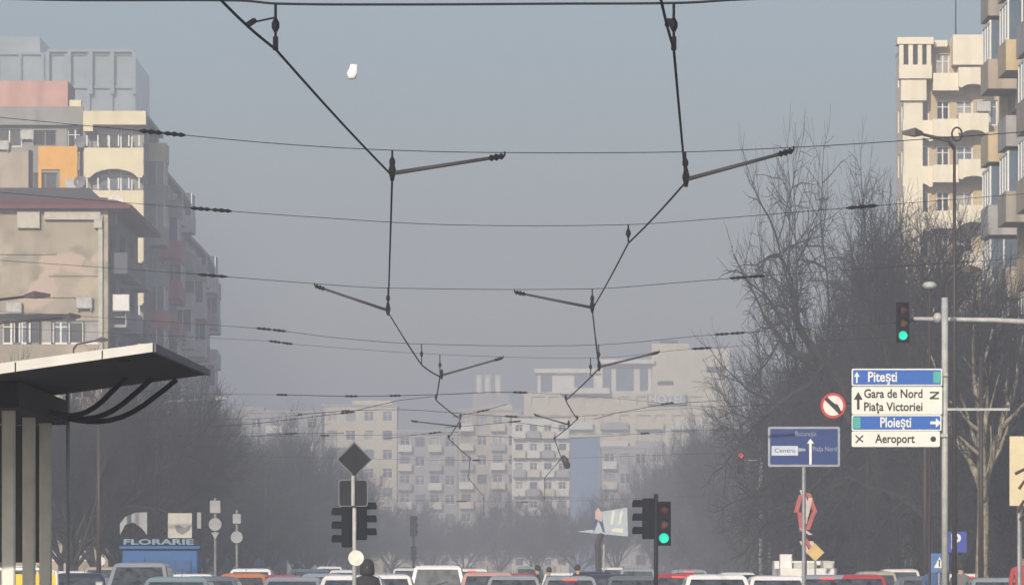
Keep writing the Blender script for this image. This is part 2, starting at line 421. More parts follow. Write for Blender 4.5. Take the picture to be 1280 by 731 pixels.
# ---- building B: stained firewall
stain = M('stained_plaster', (.36, .315, .24), .95, vary=.12, scale=.7, streak=.35,
          patches=[((.44, .38, .29), .45, .50, .58, 2), ((.29, .255, .20), .9, .52, .66, 7), ((.48, .38, .31), .40, .58, .61, 13)])
maroon = M('maroon_tin', (.15, .05, .05), .6, vary=.25, scale=1.5)
slate = M('slate_roof', (.06, .06, .065), .8, vary=.2)
DB = 300.0; BX = X(135, DB); BW0 = X(-240, DB); BH = Z(262, DB)
B = thing('corner_building', 'lower building with a stained patchy blind wall under a maroon tin roof', 'building', (-30, DB, 0))
core(B, BW0, BX, DB, 324, 0, BH, stain)
fb = Facade(B, (BW0, DB, 0), (1, 0), BX - BW0, BH, stain)
def UB(px): return (px + 240) * DB / F
for u0, w_ in ((2, 1.0), (16, .95), (33, .75), (49, .8), (64, 1.0), (84, .9), (104, .9)): fb.hole(UB(u0), Z(430, DB), w_, 1.25, 2 if w_ > .9 else 1, whitef if u0 != 33 else greyf, fr=.1)
for k in range(1, 6): 
    for u0 in (5, 45, 88): fb.hole(UB(u0), Z(430, DB) - 2.9 * k, 1.2, 1.4, 2)
fbs = Facade(B, (BX, DB, 0), (0, 1), 24, BH, wallgrey)
for k in range(7):
    for i in range(3): fbs.hole(1.2 + 7.5 * i, BH - 2.4 - 2.9 * k, 4.6, 1.7, 4, greyf)
put_windows(B, [fb, fbs])
for k in range(7):
    for i in range(3): balcony(B, fbs, 1 + 7.5 * i, BH - 2.9 - .3 - 2.9 * k, 5, .9, 'b', greypar if (k + i) % 3 else M('dark_panel', (.09, .10, .12), .7), .95, railing=(k + i) % 4 == 1)
b = MB(); zt = Z(240, DB)
b.loft([[(BW0, DB - .7, BH + .02), (BX + 1.2, DB - .7, BH + .02), (BX + 1.2, 325, BH + .02), (BW0, 325, BH + .02)],
        [(BW0, DB - .75, BH + .22), (BX + 1.3, DB - .75, BH + .22), (BX + 1.3, 325, BH + .22), (BW0, 325, BH + .22)],
        [(BW0, DB + 1.6, BH + .75), (BX - .2, DB + 1.6, BH + .75), (BX - .2, 323, BH + .75), (BW0, 323, BH + .75)]])
rf = b.build('roof', maroon, B, -B.location)
b = MB(); b.loft([[(BW0, DB + 1.7, BH + .5), (BX - .3, DB + 1.7, BH + .5), (BX - .3, 322, BH + .5), (BW0, 322, BH + .5)], [(BW0, DB + 2.6, BH + 1.35), (BX - 1.2, DB + 2.6, BH + 1.35), (BX - 1.2, 321, BH + 1.35), (BW0, 321, BH + 1.35)]])
b.build('attic', slate, B, -B.location)
partbox(B, 'pipe', M('pale_pipe', (.45, .46, .38), .7), (BX - .5, BX - .28, DB - .2, DB - .03, 2, BH - .3))
partbox(B, 'ledge', darkm, (BW0, X(92, DB), DB - .5, DB - .01, Z(396, DB), Z(396, DB) + .14))
partbox(B, 'fascia', M('pale_fascia', (.5, .47, .40), .8), (X(22, DB), X(50, DB), DB - .3, DB - .02, BH - 1.0, BH - .1), (X(56, DB), X(126, DB), DB - .3, DB - .02, BH - .55, BH - .1), (X(118, DB), X(128, DB), DB - .32, DB - .02, BH - 1.0, BH - .56))
b = MB(); b.box(0, .9, -.35, 0, 0, .9, bev=.04); b.lathe([(.0, -.37), (.3, -.37), (.3, -.36), (.0, -.36)], (.45, 0, .45), 12, 'y')
b.build('air_conditioner', whitef, B, Vector((BX + .2, DB + 1, Z(388, DB))) - B.location, 0)
b = MB(); b.lathe([(.02, .0), (.42, -.12), (.47, -.16), (.42, -.14), (.02, -.03)], (0, 0, 0), 18, 'y'); b.tube([(0, 0, 0), (0, .3, -.4), (0, .3, -1.1)], .03)
b.build('satellite_dish', whitef, B, Vector((X(143, DB), DB + 1, Z(253, DB))) - B.location, 0, smooth=True)

clutter(B, fb, [(UB(96), Z(386, DB)), (UB(8), Z(392, DB))])
for i, (pa, pb_, py_) in enumerate(((0, 70, 318), (60, 128, 345), (10, 100, 372))): partbox(B, 'string_course', stain, (X(pa, DB), X(pb_, DB), DB - .09, DB - .012, Z(py_, DB), Z(py_, DB) + .12))
# ---- glass tower far left
curt = M('curtain_wall', (.20, .26, .29), .25, vary=.25, scale=.3, spec=.6)
mull = M('mullion', (.22, .27, .30), .6)
DT = 600.0
T = thing('office_tower', 'pale glass office tower with a gridded facade fading into the haze at upper left', 'building', (-45, DT, 0))
TX0, TX1, TH = X(-60, DT), X(168, DT), Z(66, DT)
partbox(T, 'curtain_wall', curt, (TX0, TX1, DT, DT + 25, 0, TH - .3))
partbox(T, 'roof_volume', curt, (TX0, X(48, DT), DT + 2, DT + 20, TH, Z(44, DT)))
b = MB()
for k in range(18):
    z = TH - 3.6 * k; b.box(TX0, TX1, DT - .4, DT - .02, z - .25, z)
for k in range(9):
    x = TX0 + (TX1 - TX0) * k / 8; b.box(x - .15, x + .15, DT - .5, DT - .41, 0, TH)
b.build('mullion', mull, T, -T.location)
b = MB()
for k in range(5):
    x = X(60, DT) + (TX1 - X(60, DT)) * k / 4
    b.box(x - .2, x + .2, DT - .9, DT - .55, TH - 4.5, TH)
b.box(X(60, DT), TX1, DT - .9, DT + .4, TH + .002, TH + .3); b.build('roof_frame', mull, T, -T.location)

# ---- building G: sunlit white block on the right
ivory = M('ivory_render', (.74, .68, .54), .8, vary=.06, scale=.8, streak=.25)
ivoryd = M('ochre_render', (.50, .40, .24), .85, vary=.14, scale=.7, streak=.4)
DG = 330.0; GX0, GX1 = X(1131, DG), X(1231, DG) + 4; GH = Z(58, DG)
G = thing('apartment_building', 'ivory apartment block with white parapets rising sunlit behind the bare trees', 'building', (26, DG, 0))
core(G, GX0, GX1, DG, DG + 8, 0, GH, ivory)
fg = Facade(G, (GX0, DG, 0), (1, 0), GX1 - GX0, GH, ivoryd)
def UG(px): return (px - 1131) * DG / F
for k in range(11):
    z = Z(100, DG) - st * k
    if z < 1: break
    if k: fg.hole(UG(1133), z, .55, 1.5, 1); fg.hole(UG(1150), z, .55, 1.5, 1)
    fg.hole(UG(1170), z, .8, 1.5, 2); fg.hole(UG(1195), z, 1.0, 1.5, 2); fg.hole(UG(1228), z, .9, 1.5, 2)
fgl = Facade(G, (GX0, DG + 8, 0), (0, -1), 8, GH, ivory)
for k in range(11):
    z = Z(100, DG) - st * k
    if z > 1: fgl.hole(2, z, 1.2, 1.4, 2); fgl.hole(5, z, 1.2, 1.4, 2)
put_windows(G, [fg, fgl])
# protruding corner bay with slit windows
tw = MB(); tx0, tx1 = X(1124, DG - 1.6) , X(1165, DG - 1.6); zt, zb = Z(50, DG), Z(130, DG)
partbox(G, 'corner_bay', ivory, (tx0, tx1, DG - 1.5, DG - .02, Z(101, DG), Z(84, DG)), (tx0 - .12, tx1 + .1, DG - 1.62, DG - .02, zt - .4, zt), (tx0 + .12, tx1 - .3, DG - 1.3, DG - .02, Z(128, DG), Z(101, DG) - .003), (tx0 + .3, tx1 - .5, DG - 1.0, DG - .02, 2, Z(128, DG) - .003),
        *[(tx0 + u, tx0 + u + .26, DG - 1.5, DG - 1.3, Z(84, DG) + .003, zt - .403) for u in (0, .55, 1.1, 1.62)])
partbox(G, 'bay_glazing', glass_k, (tx0 + .05, tx1 - .02, DG - 1.28, DG - .02, Z(84, DG) + .003, zt - .403))
for k in range(10):
    z = Z(112, DG) - st * k
    if z < 2: break
    if k > 0: balcony(G, fg, UG(1131) - .1, z, 1.6, .9, 'g', ivory, .8, arch=.25)
    balcony(G, fg, UG(1166), z, 1.35, 1.3, 'g', ivory, .85)
    balcony(G, fg, UG(1197), z + .35, 1.6, 1.7, 'g', ivory, .8, arch=.2)
partbox(G, 'cornice', ivory, (X(1166, DG), X(1183, DG), DG - .8, DG - .02, GH - .1, Z(52, DG)), (X(1189, DG), X(1240, DG), DG - 1.2, DG - .02, GH - 1.2, Z(46, DG)))
partbox(G, 'roof', conc, (GX0, GX1, DG, DG + 8, GH, GH + .2))
partbox(G, 'roof_house', ivory, (X(1189, DG), X(1236, DG), DG + .5, DG + 5, GH + .2, Z(47, DG)))
b = MB(); b.tube([(0, 0, 0), (0, 0, 5)], [.05, .03]); tag(b.build('antenna_mast', darkm, None, (X(1198, DG), DG + 2, Z(47, DG))), 'thin dark antenna mast on the roof of the ivory block', 'antenna')

# ---- building H: near right block, seen along its street side
grime = M('grimy_render', (.33, .30, .25), .9, vary=.2, scale=1.2, streak=.6)
HX = 20.1
Hh = 34.0
H_ = thing('apartment_building', 'grimy beige apartment block with stacked glazed balconies at the right edge', 'building', (26, 190, 0))
core(H_, HX, HX + 14, 165, 230, 0, Hh, grime)
fh = Facade(H_, (HX, 230, 0), (0, -1), 65, Hh, grime)
fhe = Facade(H_, (HX + 14, 230, 0), (-1, 0), 14, Hh, grime)
for k in range(11):
    v = 1.2 + 2.9 * k
    for i in range(8): fh.hole(1.2 + 8 * i, v, 1.3, 1.5, 2); fh.hole(4.4 + 8 * i, v - .5, 2.6, 2.0, 3, greyf)
put_windows(H_, [fh, fhe])
for k in range(11):
    v = .7 + 2.9 * k
    for i in range(8):
        balcony(H_, fh, 4.0 + 8 * i, v, 3.4, 1.1, 'h', [grime, greypar, ivoryd, beige][(k + i * 3) % 4], 1.0, enclosed=(k * 3 + i) % 5 < 3)
        if k % 2 == 0: partbox(H_, 'pilaster', cream, (HX - .35, HX - .01, 230 - 3.4 - 8 * i, 230 - 2.9 - 8 * i, v, v + 5.79)) if i < 3 else None
partbox(H_, 'roof', conc, (HX - .4, HX + 14, 165, 230.3, Hh, Hh + .3))

clutter(H_, fh, [(2.6, 21.6), (10.4, 24.6), (2.6, 27.4), (10.6, 30.3), (2.4, 18.7), (10.4, 15.9), (18.4, 21.6)])
clutter(G, fg, [(UG(1188), Z(118, DG)), (UG(1220), Z(140, DG)), (UG(1186), Z(172, DG))])
# ---- far centre buildings
fcream = M('far_cream_render', (.60, .54, .42), .85, vary=.07, scale=.2, streak=.2)
fwhite = M('far_white_render', (.68, .66, .60), .85, vary=.06, scale=.2, streak=.2)
fstain = M('far_stained_render', (.40, .345, .26), .9, vary=.2, scale=.15, streak=.55, patches=[((.52, .47, .38), .12, .5, .6, 4), ((.25, .22, .19), .2, .58, .66, 9)])
fgrey = M('far_grey_render', (.34, .33, .32), .9, vary=.12, scale=.2, streak=.4)
DC = 920.0
C_ = thing('apartment_building', 'cream terraced apartment block with stepped penthouses in the haze at centre right', 'building', (17, DC, 0))
cx0, cx1, ch = X(655, DC), X(915, DC), Z(490, DC)
core(C_, cx0, cx1, DC, DC + 18, 0, ch, fcream)
fc = Facade(C_, (cx0, DC, 0), (1, 0), cx1 - cx0, ch, fcream, .4)
def UC(px): return (px - 655) * DC / F
for k in range(9):
    z = ch - 2.2 - 3.05 * k
    if z < 1: break
    for i in range(10): fc.hole(1.2 + 2.9 * i, z, 1.7 if i % 3 else 2.2, 1.5, 2, [whitef, greyf][i % 2])
put_windows(C_, [fc])
partbox(C_, 'penthouse', fcream, (X(815, DC), X(912, DC), DC + .4, DC + 14, ch, Z(436, DC)), (X(815, DC), X(862, DC), DC + .4, DC + 10, Z(436, DC), Z(429, DC)))
partbox(C_, 'upper_storey', fwhite, (X(672, DC), X(762, DC), DC + 2.5, DC + 12, ch, Z(466, DC)), (X(752, DC), X(814.5, DC), DC + 1.4, DC + 12, ch, Z(455, DC)))
partbox(C_, 'terrace_roof', fwhite, (X(668, DC), X(770, DC), DC + 1.5, DC + 12, Z(465.5, DC), Z(460, DC)), (X(748, DC), X(818, DC), DC - .6, DC + 12, Z(454.5, DC), Z(449, DC)), (X(700, DC), X(762, DC), DC - 1.5, DC + 2, Z(492, DC), Z(485, DC)))
for q in ((X(718, DC), X(742, DC), DC + 2.3, DC + 2.48, ch + .2, Z(468, DC)), (X(770, DC), X(792, DC), DC + 1.2, DC + 1.38, ch + .3, Z(459, DC)), (X(676, DC), X(690, DC), DC + 2.3, DC + 2.48, ch + .2, Z(468, DC)), (X(800, DC), X(810, DC), DC + 1.2, DC + 1.38, ch + .3, Z(459, DC)), (X(752, DC) + .2, X(764, DC), DC + 1.2, DC + 1.38, ch + .3, Z(459, DC))): partbox(C_, 'terrace_glazing', glass_b, q)
partbox(C_, 'roof_window', glass_k, (X(883, DC), X(908, DC), DC + .3, DC + .39, Z(465, DC), Z(458, DC))); partbox(C_, 'roof_window', glass_k, (X(822, DC), X(842, DC), DC + .3, DC + .39, Z(481, DC), Z(476, DC)))
partbox(C_, 'roof_vent', darkm, (X(826, DC), X(848, DC), DC + 3, DC + 5, Z(428.9, DC), Z(424, DC)))
for k in range(1, 7):
    for i in (0, 2, 4, 6, 8):
        balcony(C_, fc, 1 + 2.9 * i, ch - 2.9 - 3.05 * k, 4.4, 1.3, 'k', [fwhite, fcream, fgrey][(i + k) % 3], 1.0)
# roof sign
S = thing('rooftop_sign', 'row of white block letters standing on the cream terraced building', 'sign', tuple(P(834, 499, DC - .8)))
lettering('HOTEL', 2.0, whitef, S, (0, 0, 0), width=6.0, bold=.04)
b = MB(); b.box(-3.2, 3.2, .1, .2, -.9, -.8); b.box(-3.2, -3.1, .05, .8, -.95, .9); b.box(3.1, 3.2, .05, .8, -.95, .9); b.build('frame', darkm, S); b = MB(); b.box(-3.05, 3.05, .21, .3, -.8, .85); b.build('backing', fgrey, S)

def slab(label, px0, px1, ytop, d, dep, m, cols, pitch=3.0, name='apartment_building', balc=None, win=(1.5, 1.5), wallname=None, steps=()):
    x0, x1, h = X(px0, d), X(px1, d), Z(ytop, d)
    t = thing(name, label, 'building', ((x0 + x1) / 2, d, 0)); core(t, x0, x1, d, d + dep, 0, h, m)
    f = Facade(t, (x0, d, 0), (1, 0), x1 - x0, h, m, .3); pw = (x1 - x0) / cols
    k = 0
    while h - 2.3 - pitch * k > 1:
        for i in range(cols): f.hole(pw * i + (pw - win[0]) / 2, h - 2.3 - pitch * k, win[0], win[1], 2, [whitef, greyf, whitef][(i + k) % 3])
        if balc:
            for i in range(0, cols, balc): balcony(t, f, pw * i + .2, h - 2.9 - pitch * k, pw - .4, 1.2, 's', [fwhite, fgrey, fcream][(i + 2 * k) % 3], .95)
        k += 1
    fl = Facade(t, (x0, d + dep, 0) if (px0 + px1) / 2 > CX else (x1, d, 0), (0, -1) if (px0 + px1) / 2 > CX else (0, 1), dep, h, m, .3)
    k = 0
    while h - 2.3 - pitch * k > 1:
        for i in range(int(dep / 4)): fl.hole(1.2 + 4 * i, h - 2.3 - pitch * k, 1.4, 1.5, 2, whitef)
        k += 1
    put_windows(t, [f, fl])
    partbox(t, 'roof', conc, (x0 - .2, x1 + .2, d - .2, d + dep, h, h + .35))
    for (a, c, y) in steps: partbox(t, 'roof_house', m, (X(a, d), X(c, d), d + 1, d + 7, h + .35, Z(y, d)))
    return t
slab('long pale grey apartment block, farthest left of the hazy buildings closing the street', 262, 402, 516, 860, 14, fgrey, 6, balc=3, steps=[(300, 330, 508)])
slab('pale cream apartment block behind the diamond road sign', 404, 496, 508, 886, 14, fcream, 4, steps=[(440, 490, 500)])
slab('low grey building between the cream and the stained blocks closing the street', 497, 572, 540, 878, 14, fgrey, 4, balc=2)
slab('stained beige block with dark weathering in the middle of the hazy skyline', 573, 652, 514, 870, 14, fstain, 4, balc=2, steps=[(590, 640, 505)])
slab('narrow light apartment block with balconies left of the blue glass slab', 640, 712, 522, 820, 10, fwhite, 4, balc=1, pitch=2.8, win=(1.1, 1.3))
blueg = M('blue_glass', (.13, .20, .33), .3, vary=.15, scale=.2)
t = thing('glass_building', 'plain blue glass slab beside the narrow light block', 'building', (X(731, 640), 640, 0))
partbox(t, 'curtain_wall', blueg, (X(713, 640), X(750, 640), 640, 648, 0, Z(546, 640)))
for z in [2 + 2.9 * i for i in range(5)]: partbox(t, 'mullion', M('blue_grey_frame', (.14, .19, .28), .5), (X(713, 640) - .05, X(750, 640) + .05, 639.9, 639.98, z, z + .12))
slab('grey apartment block behind the trees right of the blue glass slab', 752, 870, 560, 830, 12, fgrey, 6, balc=3)
t = thing('chimney_group', 'three white chimney stacks above the stained block', 'chimney', (X(613, 1060), 1060, 0))
partbox(t, 'stack_base', fgrey, (X(590, 1060), X(636, 1060), 1060, 1066, 0, Z(492, 1060)))
for a in (599, 610, 623): 
    b = MB(); b.lathe([(.65, 0), (.6, 3.2), (.7, 3.3), (.7, 3.6), (.4, 3.6)], (X(a, 1060), 1063, Z(492, 1060)), 12); b.build('chimney_pipe', fwhite, t, -t.location)
# shops and low fronts behind the street trees
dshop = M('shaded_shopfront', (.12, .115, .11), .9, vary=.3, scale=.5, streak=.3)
def lowrow(label, x0, x1, y0, y1, h, side, m=dshop):
    t = thing('low_building', label, 'building', ((x0 + x1) / 2, y0, 0)); core(t, x0, x1, y0, y1, 0, h, m)
    f1 = Facade(t, (x0, y0, 0), (1, 0), x1 - x0, h, m)
    for i in range(int((x1 - x0) / 3)):
        for z in [.8 + 3.2 * k for k in range(int(h / 3.2))]: f1.hole(.6 + 3 * i, z, 1.7, 1.8, 2, [greyf, whitef][i % 2])
    f2 = Facade(t, (x0, y1, 0), (0, -1), y1 - y0, h, m) if side > 0 else Facade(t, (x1, y0, 0), (0, 1), y1 - y0, h, m)
    for i in range(int((y1 - y0) / 4)):
        for z in [.6 + 3.2 * k for k in range(int(h / 3.2))]: f2.hole(1 + 4 * i, z, 2.4, 2.0, 3, greyf)
    put_windows(t, [f1, f2]); partbox(t, 'roof', slate, (x0 - .3, x1 + .3, y0 - .3, y1, h, h + .3)); return t
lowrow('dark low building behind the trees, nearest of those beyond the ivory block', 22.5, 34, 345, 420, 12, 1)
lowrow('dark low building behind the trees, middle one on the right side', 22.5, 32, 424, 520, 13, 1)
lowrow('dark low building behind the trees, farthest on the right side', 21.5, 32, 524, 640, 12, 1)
lowrow('grey low building behind the left trees past the red balconies', -34, -22.5, 436, 560, 12, -1, fgrey)
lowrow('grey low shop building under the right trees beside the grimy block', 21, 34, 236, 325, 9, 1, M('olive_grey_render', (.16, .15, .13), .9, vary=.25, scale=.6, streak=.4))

# ------------------------------------------------------------------ trees
def grow(seed, h, spread, first=.28, limbs=6, twig_levels=5, lean=0, rt=.3, fan=.75, kids=(0, 5, 6, 6, 5, 4), wig=.22, up=1.0, ang=(.4, .95)):
    rng = random.Random(seed); T_ = MB(); C2 = MB()
    def rnd(a): return rng.uniform(-a, a)
    def seg(p, d, L, r0, r1, lvl, mb, wig):
        n = 5 if lvl < 2 else (4 if lvl < 4 else 2)
        pts = [p.copy()]; q = p.copy(); dd = d.copy()
        for i in range(n):
            dd = (dd + Vector((rnd(wig), rnd(wig), rnd(wig) + (.06 if lvl < 3 else .03) * up))).normalized()
            q = q + dd * (L / n); pts.append(q.copy())
        rs = [r0 + (r1 - r0) * i / n for i in range(n + 1)]
        mb.tube(pts, rs, 8 if lvl == 0 else (6 if lvl == 1 else (4 if lvl == 2 else 3)), cap=lvl < 2)
        return pts, dd
    def rec(p, d, L, r, lvl):
        mb = T_ if lvl <= 2 else C2
        pts, dd = seg(p, d, L, r, max(r * .5, .006), lvl, mb, wig)
        if lvl >= twig_levels: return
        kn = kids[min(lvl, 5)]
        for i in range(kn):
            t = .25 + .75 * (i + rng.random() * .6) / kn; t = min(t, .999)
            k = int(t * (len(pts) - 1)); base = pts[k].lerp(pts[min(k + 1, len(pts) - 1)], t * (len(pts) - 1) - k)
            ax = dd.orthogonal().normalized(); ax.rotate(Quaternion(dd, rng.uniform(0, 2 * PI)))
            nd = dd.copy(); nd.rotate(Quaternion(ax, rng.uniform(*ang))); nd.z += .08 * up; nd.normalize()
            rec(base, nd, L * rng.uniform(.42, .68), max(r * rng.uniform(.36, .55), .0075), lvl + 1)
        rec(pts[-1], dd, L * .55, max(r * .5, .0075), lvl + 1)
    base = Vector((0, 0, -.1)); d = Vector((lean, 0, 1)).normalized(); th = h * first
    pts, dd = seg(base, d, th, rt, rt * .75, 0, T_, .05)
    for i in range(limbs):
        a = 2 * PI * i / limbs + rnd(.5); tilt = fan * rng.uniform(.35, 1)
        nd = Vector((math.cos(a) * math.sin(tilt) * spread, math.sin(a) * math.sin(tilt) * spread, math.cos(tilt))).normalized()
        kk = pts[-1].lerp(pts[-2], rng.random() * .8)
        rec(kk, nd, h * rng.uniform(.34, .5), rt * rng.uniform(.5, .7), 1)
    return T_, C2
PROTO = {}; SIZE = {}
def proto(key, *a, tm=bark, cm=twigm, **k):
    t_, c_ = grow(*a, **k)
    zs = sorted(q[2] for q in c_.v[::7]); rs = sorted(math.hypot(q[0], q[1]) for q in c_.v[::7]); n_ = len(zs)
    SIZE[key] = (zs[int(n_ * .995)], rs[int(n_ * .93)]); PROTO[key] = (t_.mesh('trunk', tm, True), c_.mesh('crown', cm, True))
proto('big', 11, 17.0, 1.25, first=.2, limbs=7, rt=.28, fan=.85, kids=(0, 6, 7, 6, 5, 2), twig_levels=6)
proto('gnarl', 41, 15.0, 1.5, first=.18, limbs=6, rt=.36, fan=1.15, kids=(0, 5, 6, 6, 5, 4), wig=.36, up=.35, ang=(.55, 1.2))
proto('gnarl2', 57, 15.0, 1.4, first=.22, limbs=5, rt=.34, fan=1.1, kids=(0, 6, 6, 6, 5, 4), wig=.38, up=.4, ang=(.55, 1.2))
proto('tall', 5, 17.0, .8, first=.3, limbs=5, rt=.27, fan=.6, kids=(0, 5, 6, 6, 5, 4))
proto('mid', 23, 13.0, 1.1, first=.24, limbs=7, rt=.22, fan=.85, kids=(0, 7, 7, 6, 5, 4))
proto('wide', 31, 12.0, 1.4, first=.22, limbs=8, rt=.22, fan=1.0, kids=(0, 6, 7, 6, 5, 4))
proto('stout', 8, 13.0, 1.0, first=.5, limbs=5, rt=.55, fan=.7, kids=(0, 4, 5, 5, 4, 3), tm=barkpale)
def tree(key, x, y, H, Rd, rot, label, group=None):
    t = thing('bare_tree', label, 'tree', (x, y, .0), rot, group); h0, r0 = SIZE[key]; t.scale = (Rd / r0, Rd / r0, H / h0)
    inst('trunk', PROTO[key][0], t); inst('crown', PROTO[key][1], t); return t
ORD = ['first', 'second', 'third', 'fourth', 'fifth', 'sixth', 'seventh', 'eighth', 'ninth', 'tenth', 'eleventh', 'twelfth', 'thirteenth', 'fourteenth', 'fifteenth', 'sixteenth', 'seventeenth', 'eighteenth', 'nineteenth', 'twentieth', 'twenty-first', 'twenty-second', 'twenty-third', 'twenty-fourth', 'twenty-fifth', 'twenty-sixth', 'twenty-seventh', 'twenty-eighth', 'twenty-ninth', 'thirtieth', 'thirty-first', 'thirty-second', 'thirty-third', 'thirty-fourth']
GR = 'trees along the right pavement'
tree('gnarl', X(1118, 215), 215, 17.4, 6.6, 2.2, 'large wide-crowned bare tree rising highest, right behind the direction sign', GR)
tree('tall', X(1166, 196), 196, 14.6, 3.6, 2.1, 'slender bare tree with steep limbs close behind the sign pole', GR)
tree('stout', X(1228, 176), 176, 10.6, 2.3, .4, 'stout tree with pale mottled trunk in front of the grimy apartment block', GR)
tree('gnarl2', X(1268, 182), 182, 11.5, 2.6, 4.4, 'bare tree half cut by the right edge behind the cream poster', GR)
tree('gnarl2', X(1200, 194), 194, 10.0, 2.6, 5.1, 'dark thin-trunked bare tree between the sign pole and the mottled trunk', GR)
tree('gnarl2', X(1048, 238), 238, 14.2, 5.4, 1.1, 'dark spreading bare tree behind the no left turn sign', GR)
tree('gnarl', X(1098, 226), 226, 14.6, 5.2, 3.9, 'dark bare tree directly behind the top of the four-row sign', GR)
tree('gnarl2', X(1078, 222), 222, 15.6, 5.4, .3, 'bare tree with twisting limbs between the no left turn sign and the highest crown', GR)
tree('gnarl2', X(1196, 212), 212, 14.8, 4.2, 2.9, 'bare tree whose twigs veil the middle of the ivory block', GR)
tree('mid', X(1020, 250), 250, 12.6, 4.4, 3.3, 'bare tree straight behind the navy lane sign', GR)
rng = random.Random(3)
rr = []
y = 250
while y < 640:
    rr.append((16.2 + rng.uniform(-.6, 1.0), y)); rr.append((19.3 + rng.uniform(-1, 1.5), y + rng.uniform(3, 8))); y += rng.uniform(19, 28)
for i, (x, y) in enumerate(rr[:34]):
    tree(['mid', 'gnarl2', 'wide', 'mid', 'gnarl'][i % 5], x, y, rng.uniform(11, 13.5) * (1.15 if y > 420 else .95), rng.uniform(3.4, 4.4), rng.uniform(0, 6), '%s bare tree of the right-hand row beyond the signs, counting away from the camera' % ORD[i], 'bare trees in the right-hand row')
ll = []
y = 208
while y < 600:
    ll.append((-15.6 - rng.uniform(-.6, 1), y)); ll.append((-18.6 - rng.uniform(-1, 2), y + rng.uniform(2, 8))); y += rng.uniform(13, 18) if y < 310 else rng.uniform(26, 36)
for i, (x, y) in enumerate(ll[:34]):
    tree(['wide', 'mid', 'wide', 'mid', 'wide'][i % 5], x, y, rng.uniform(8.6, 10.4) if y < 320 else rng.uniform(9.5, 12.5), rng.uniform(3.4, 4.2), rng.uniform(0, 6), '%s bare tree of the left-hand row behind the shelter, counting away from the camera' % ORD[i], 'bare trees in the left-hand row')
mm = [(X(p, d), d) for p, d in ((445, 590), (490, 620), (535, 600), (580, 635), (625, 610), (670, 595), (722, 570), (770, 560))]
for i, (x, y) in enumerate(mm):
    tree(['wide', 'mid'][i % 2], x, y, rng.uniform(8, 11), rng.uniform(3.6, 4.6), rng.uniform(0, 6), '%s from the left of the faint bare trees closing the street at the far end' % ORD[i], 'faint trees at the end of the street')

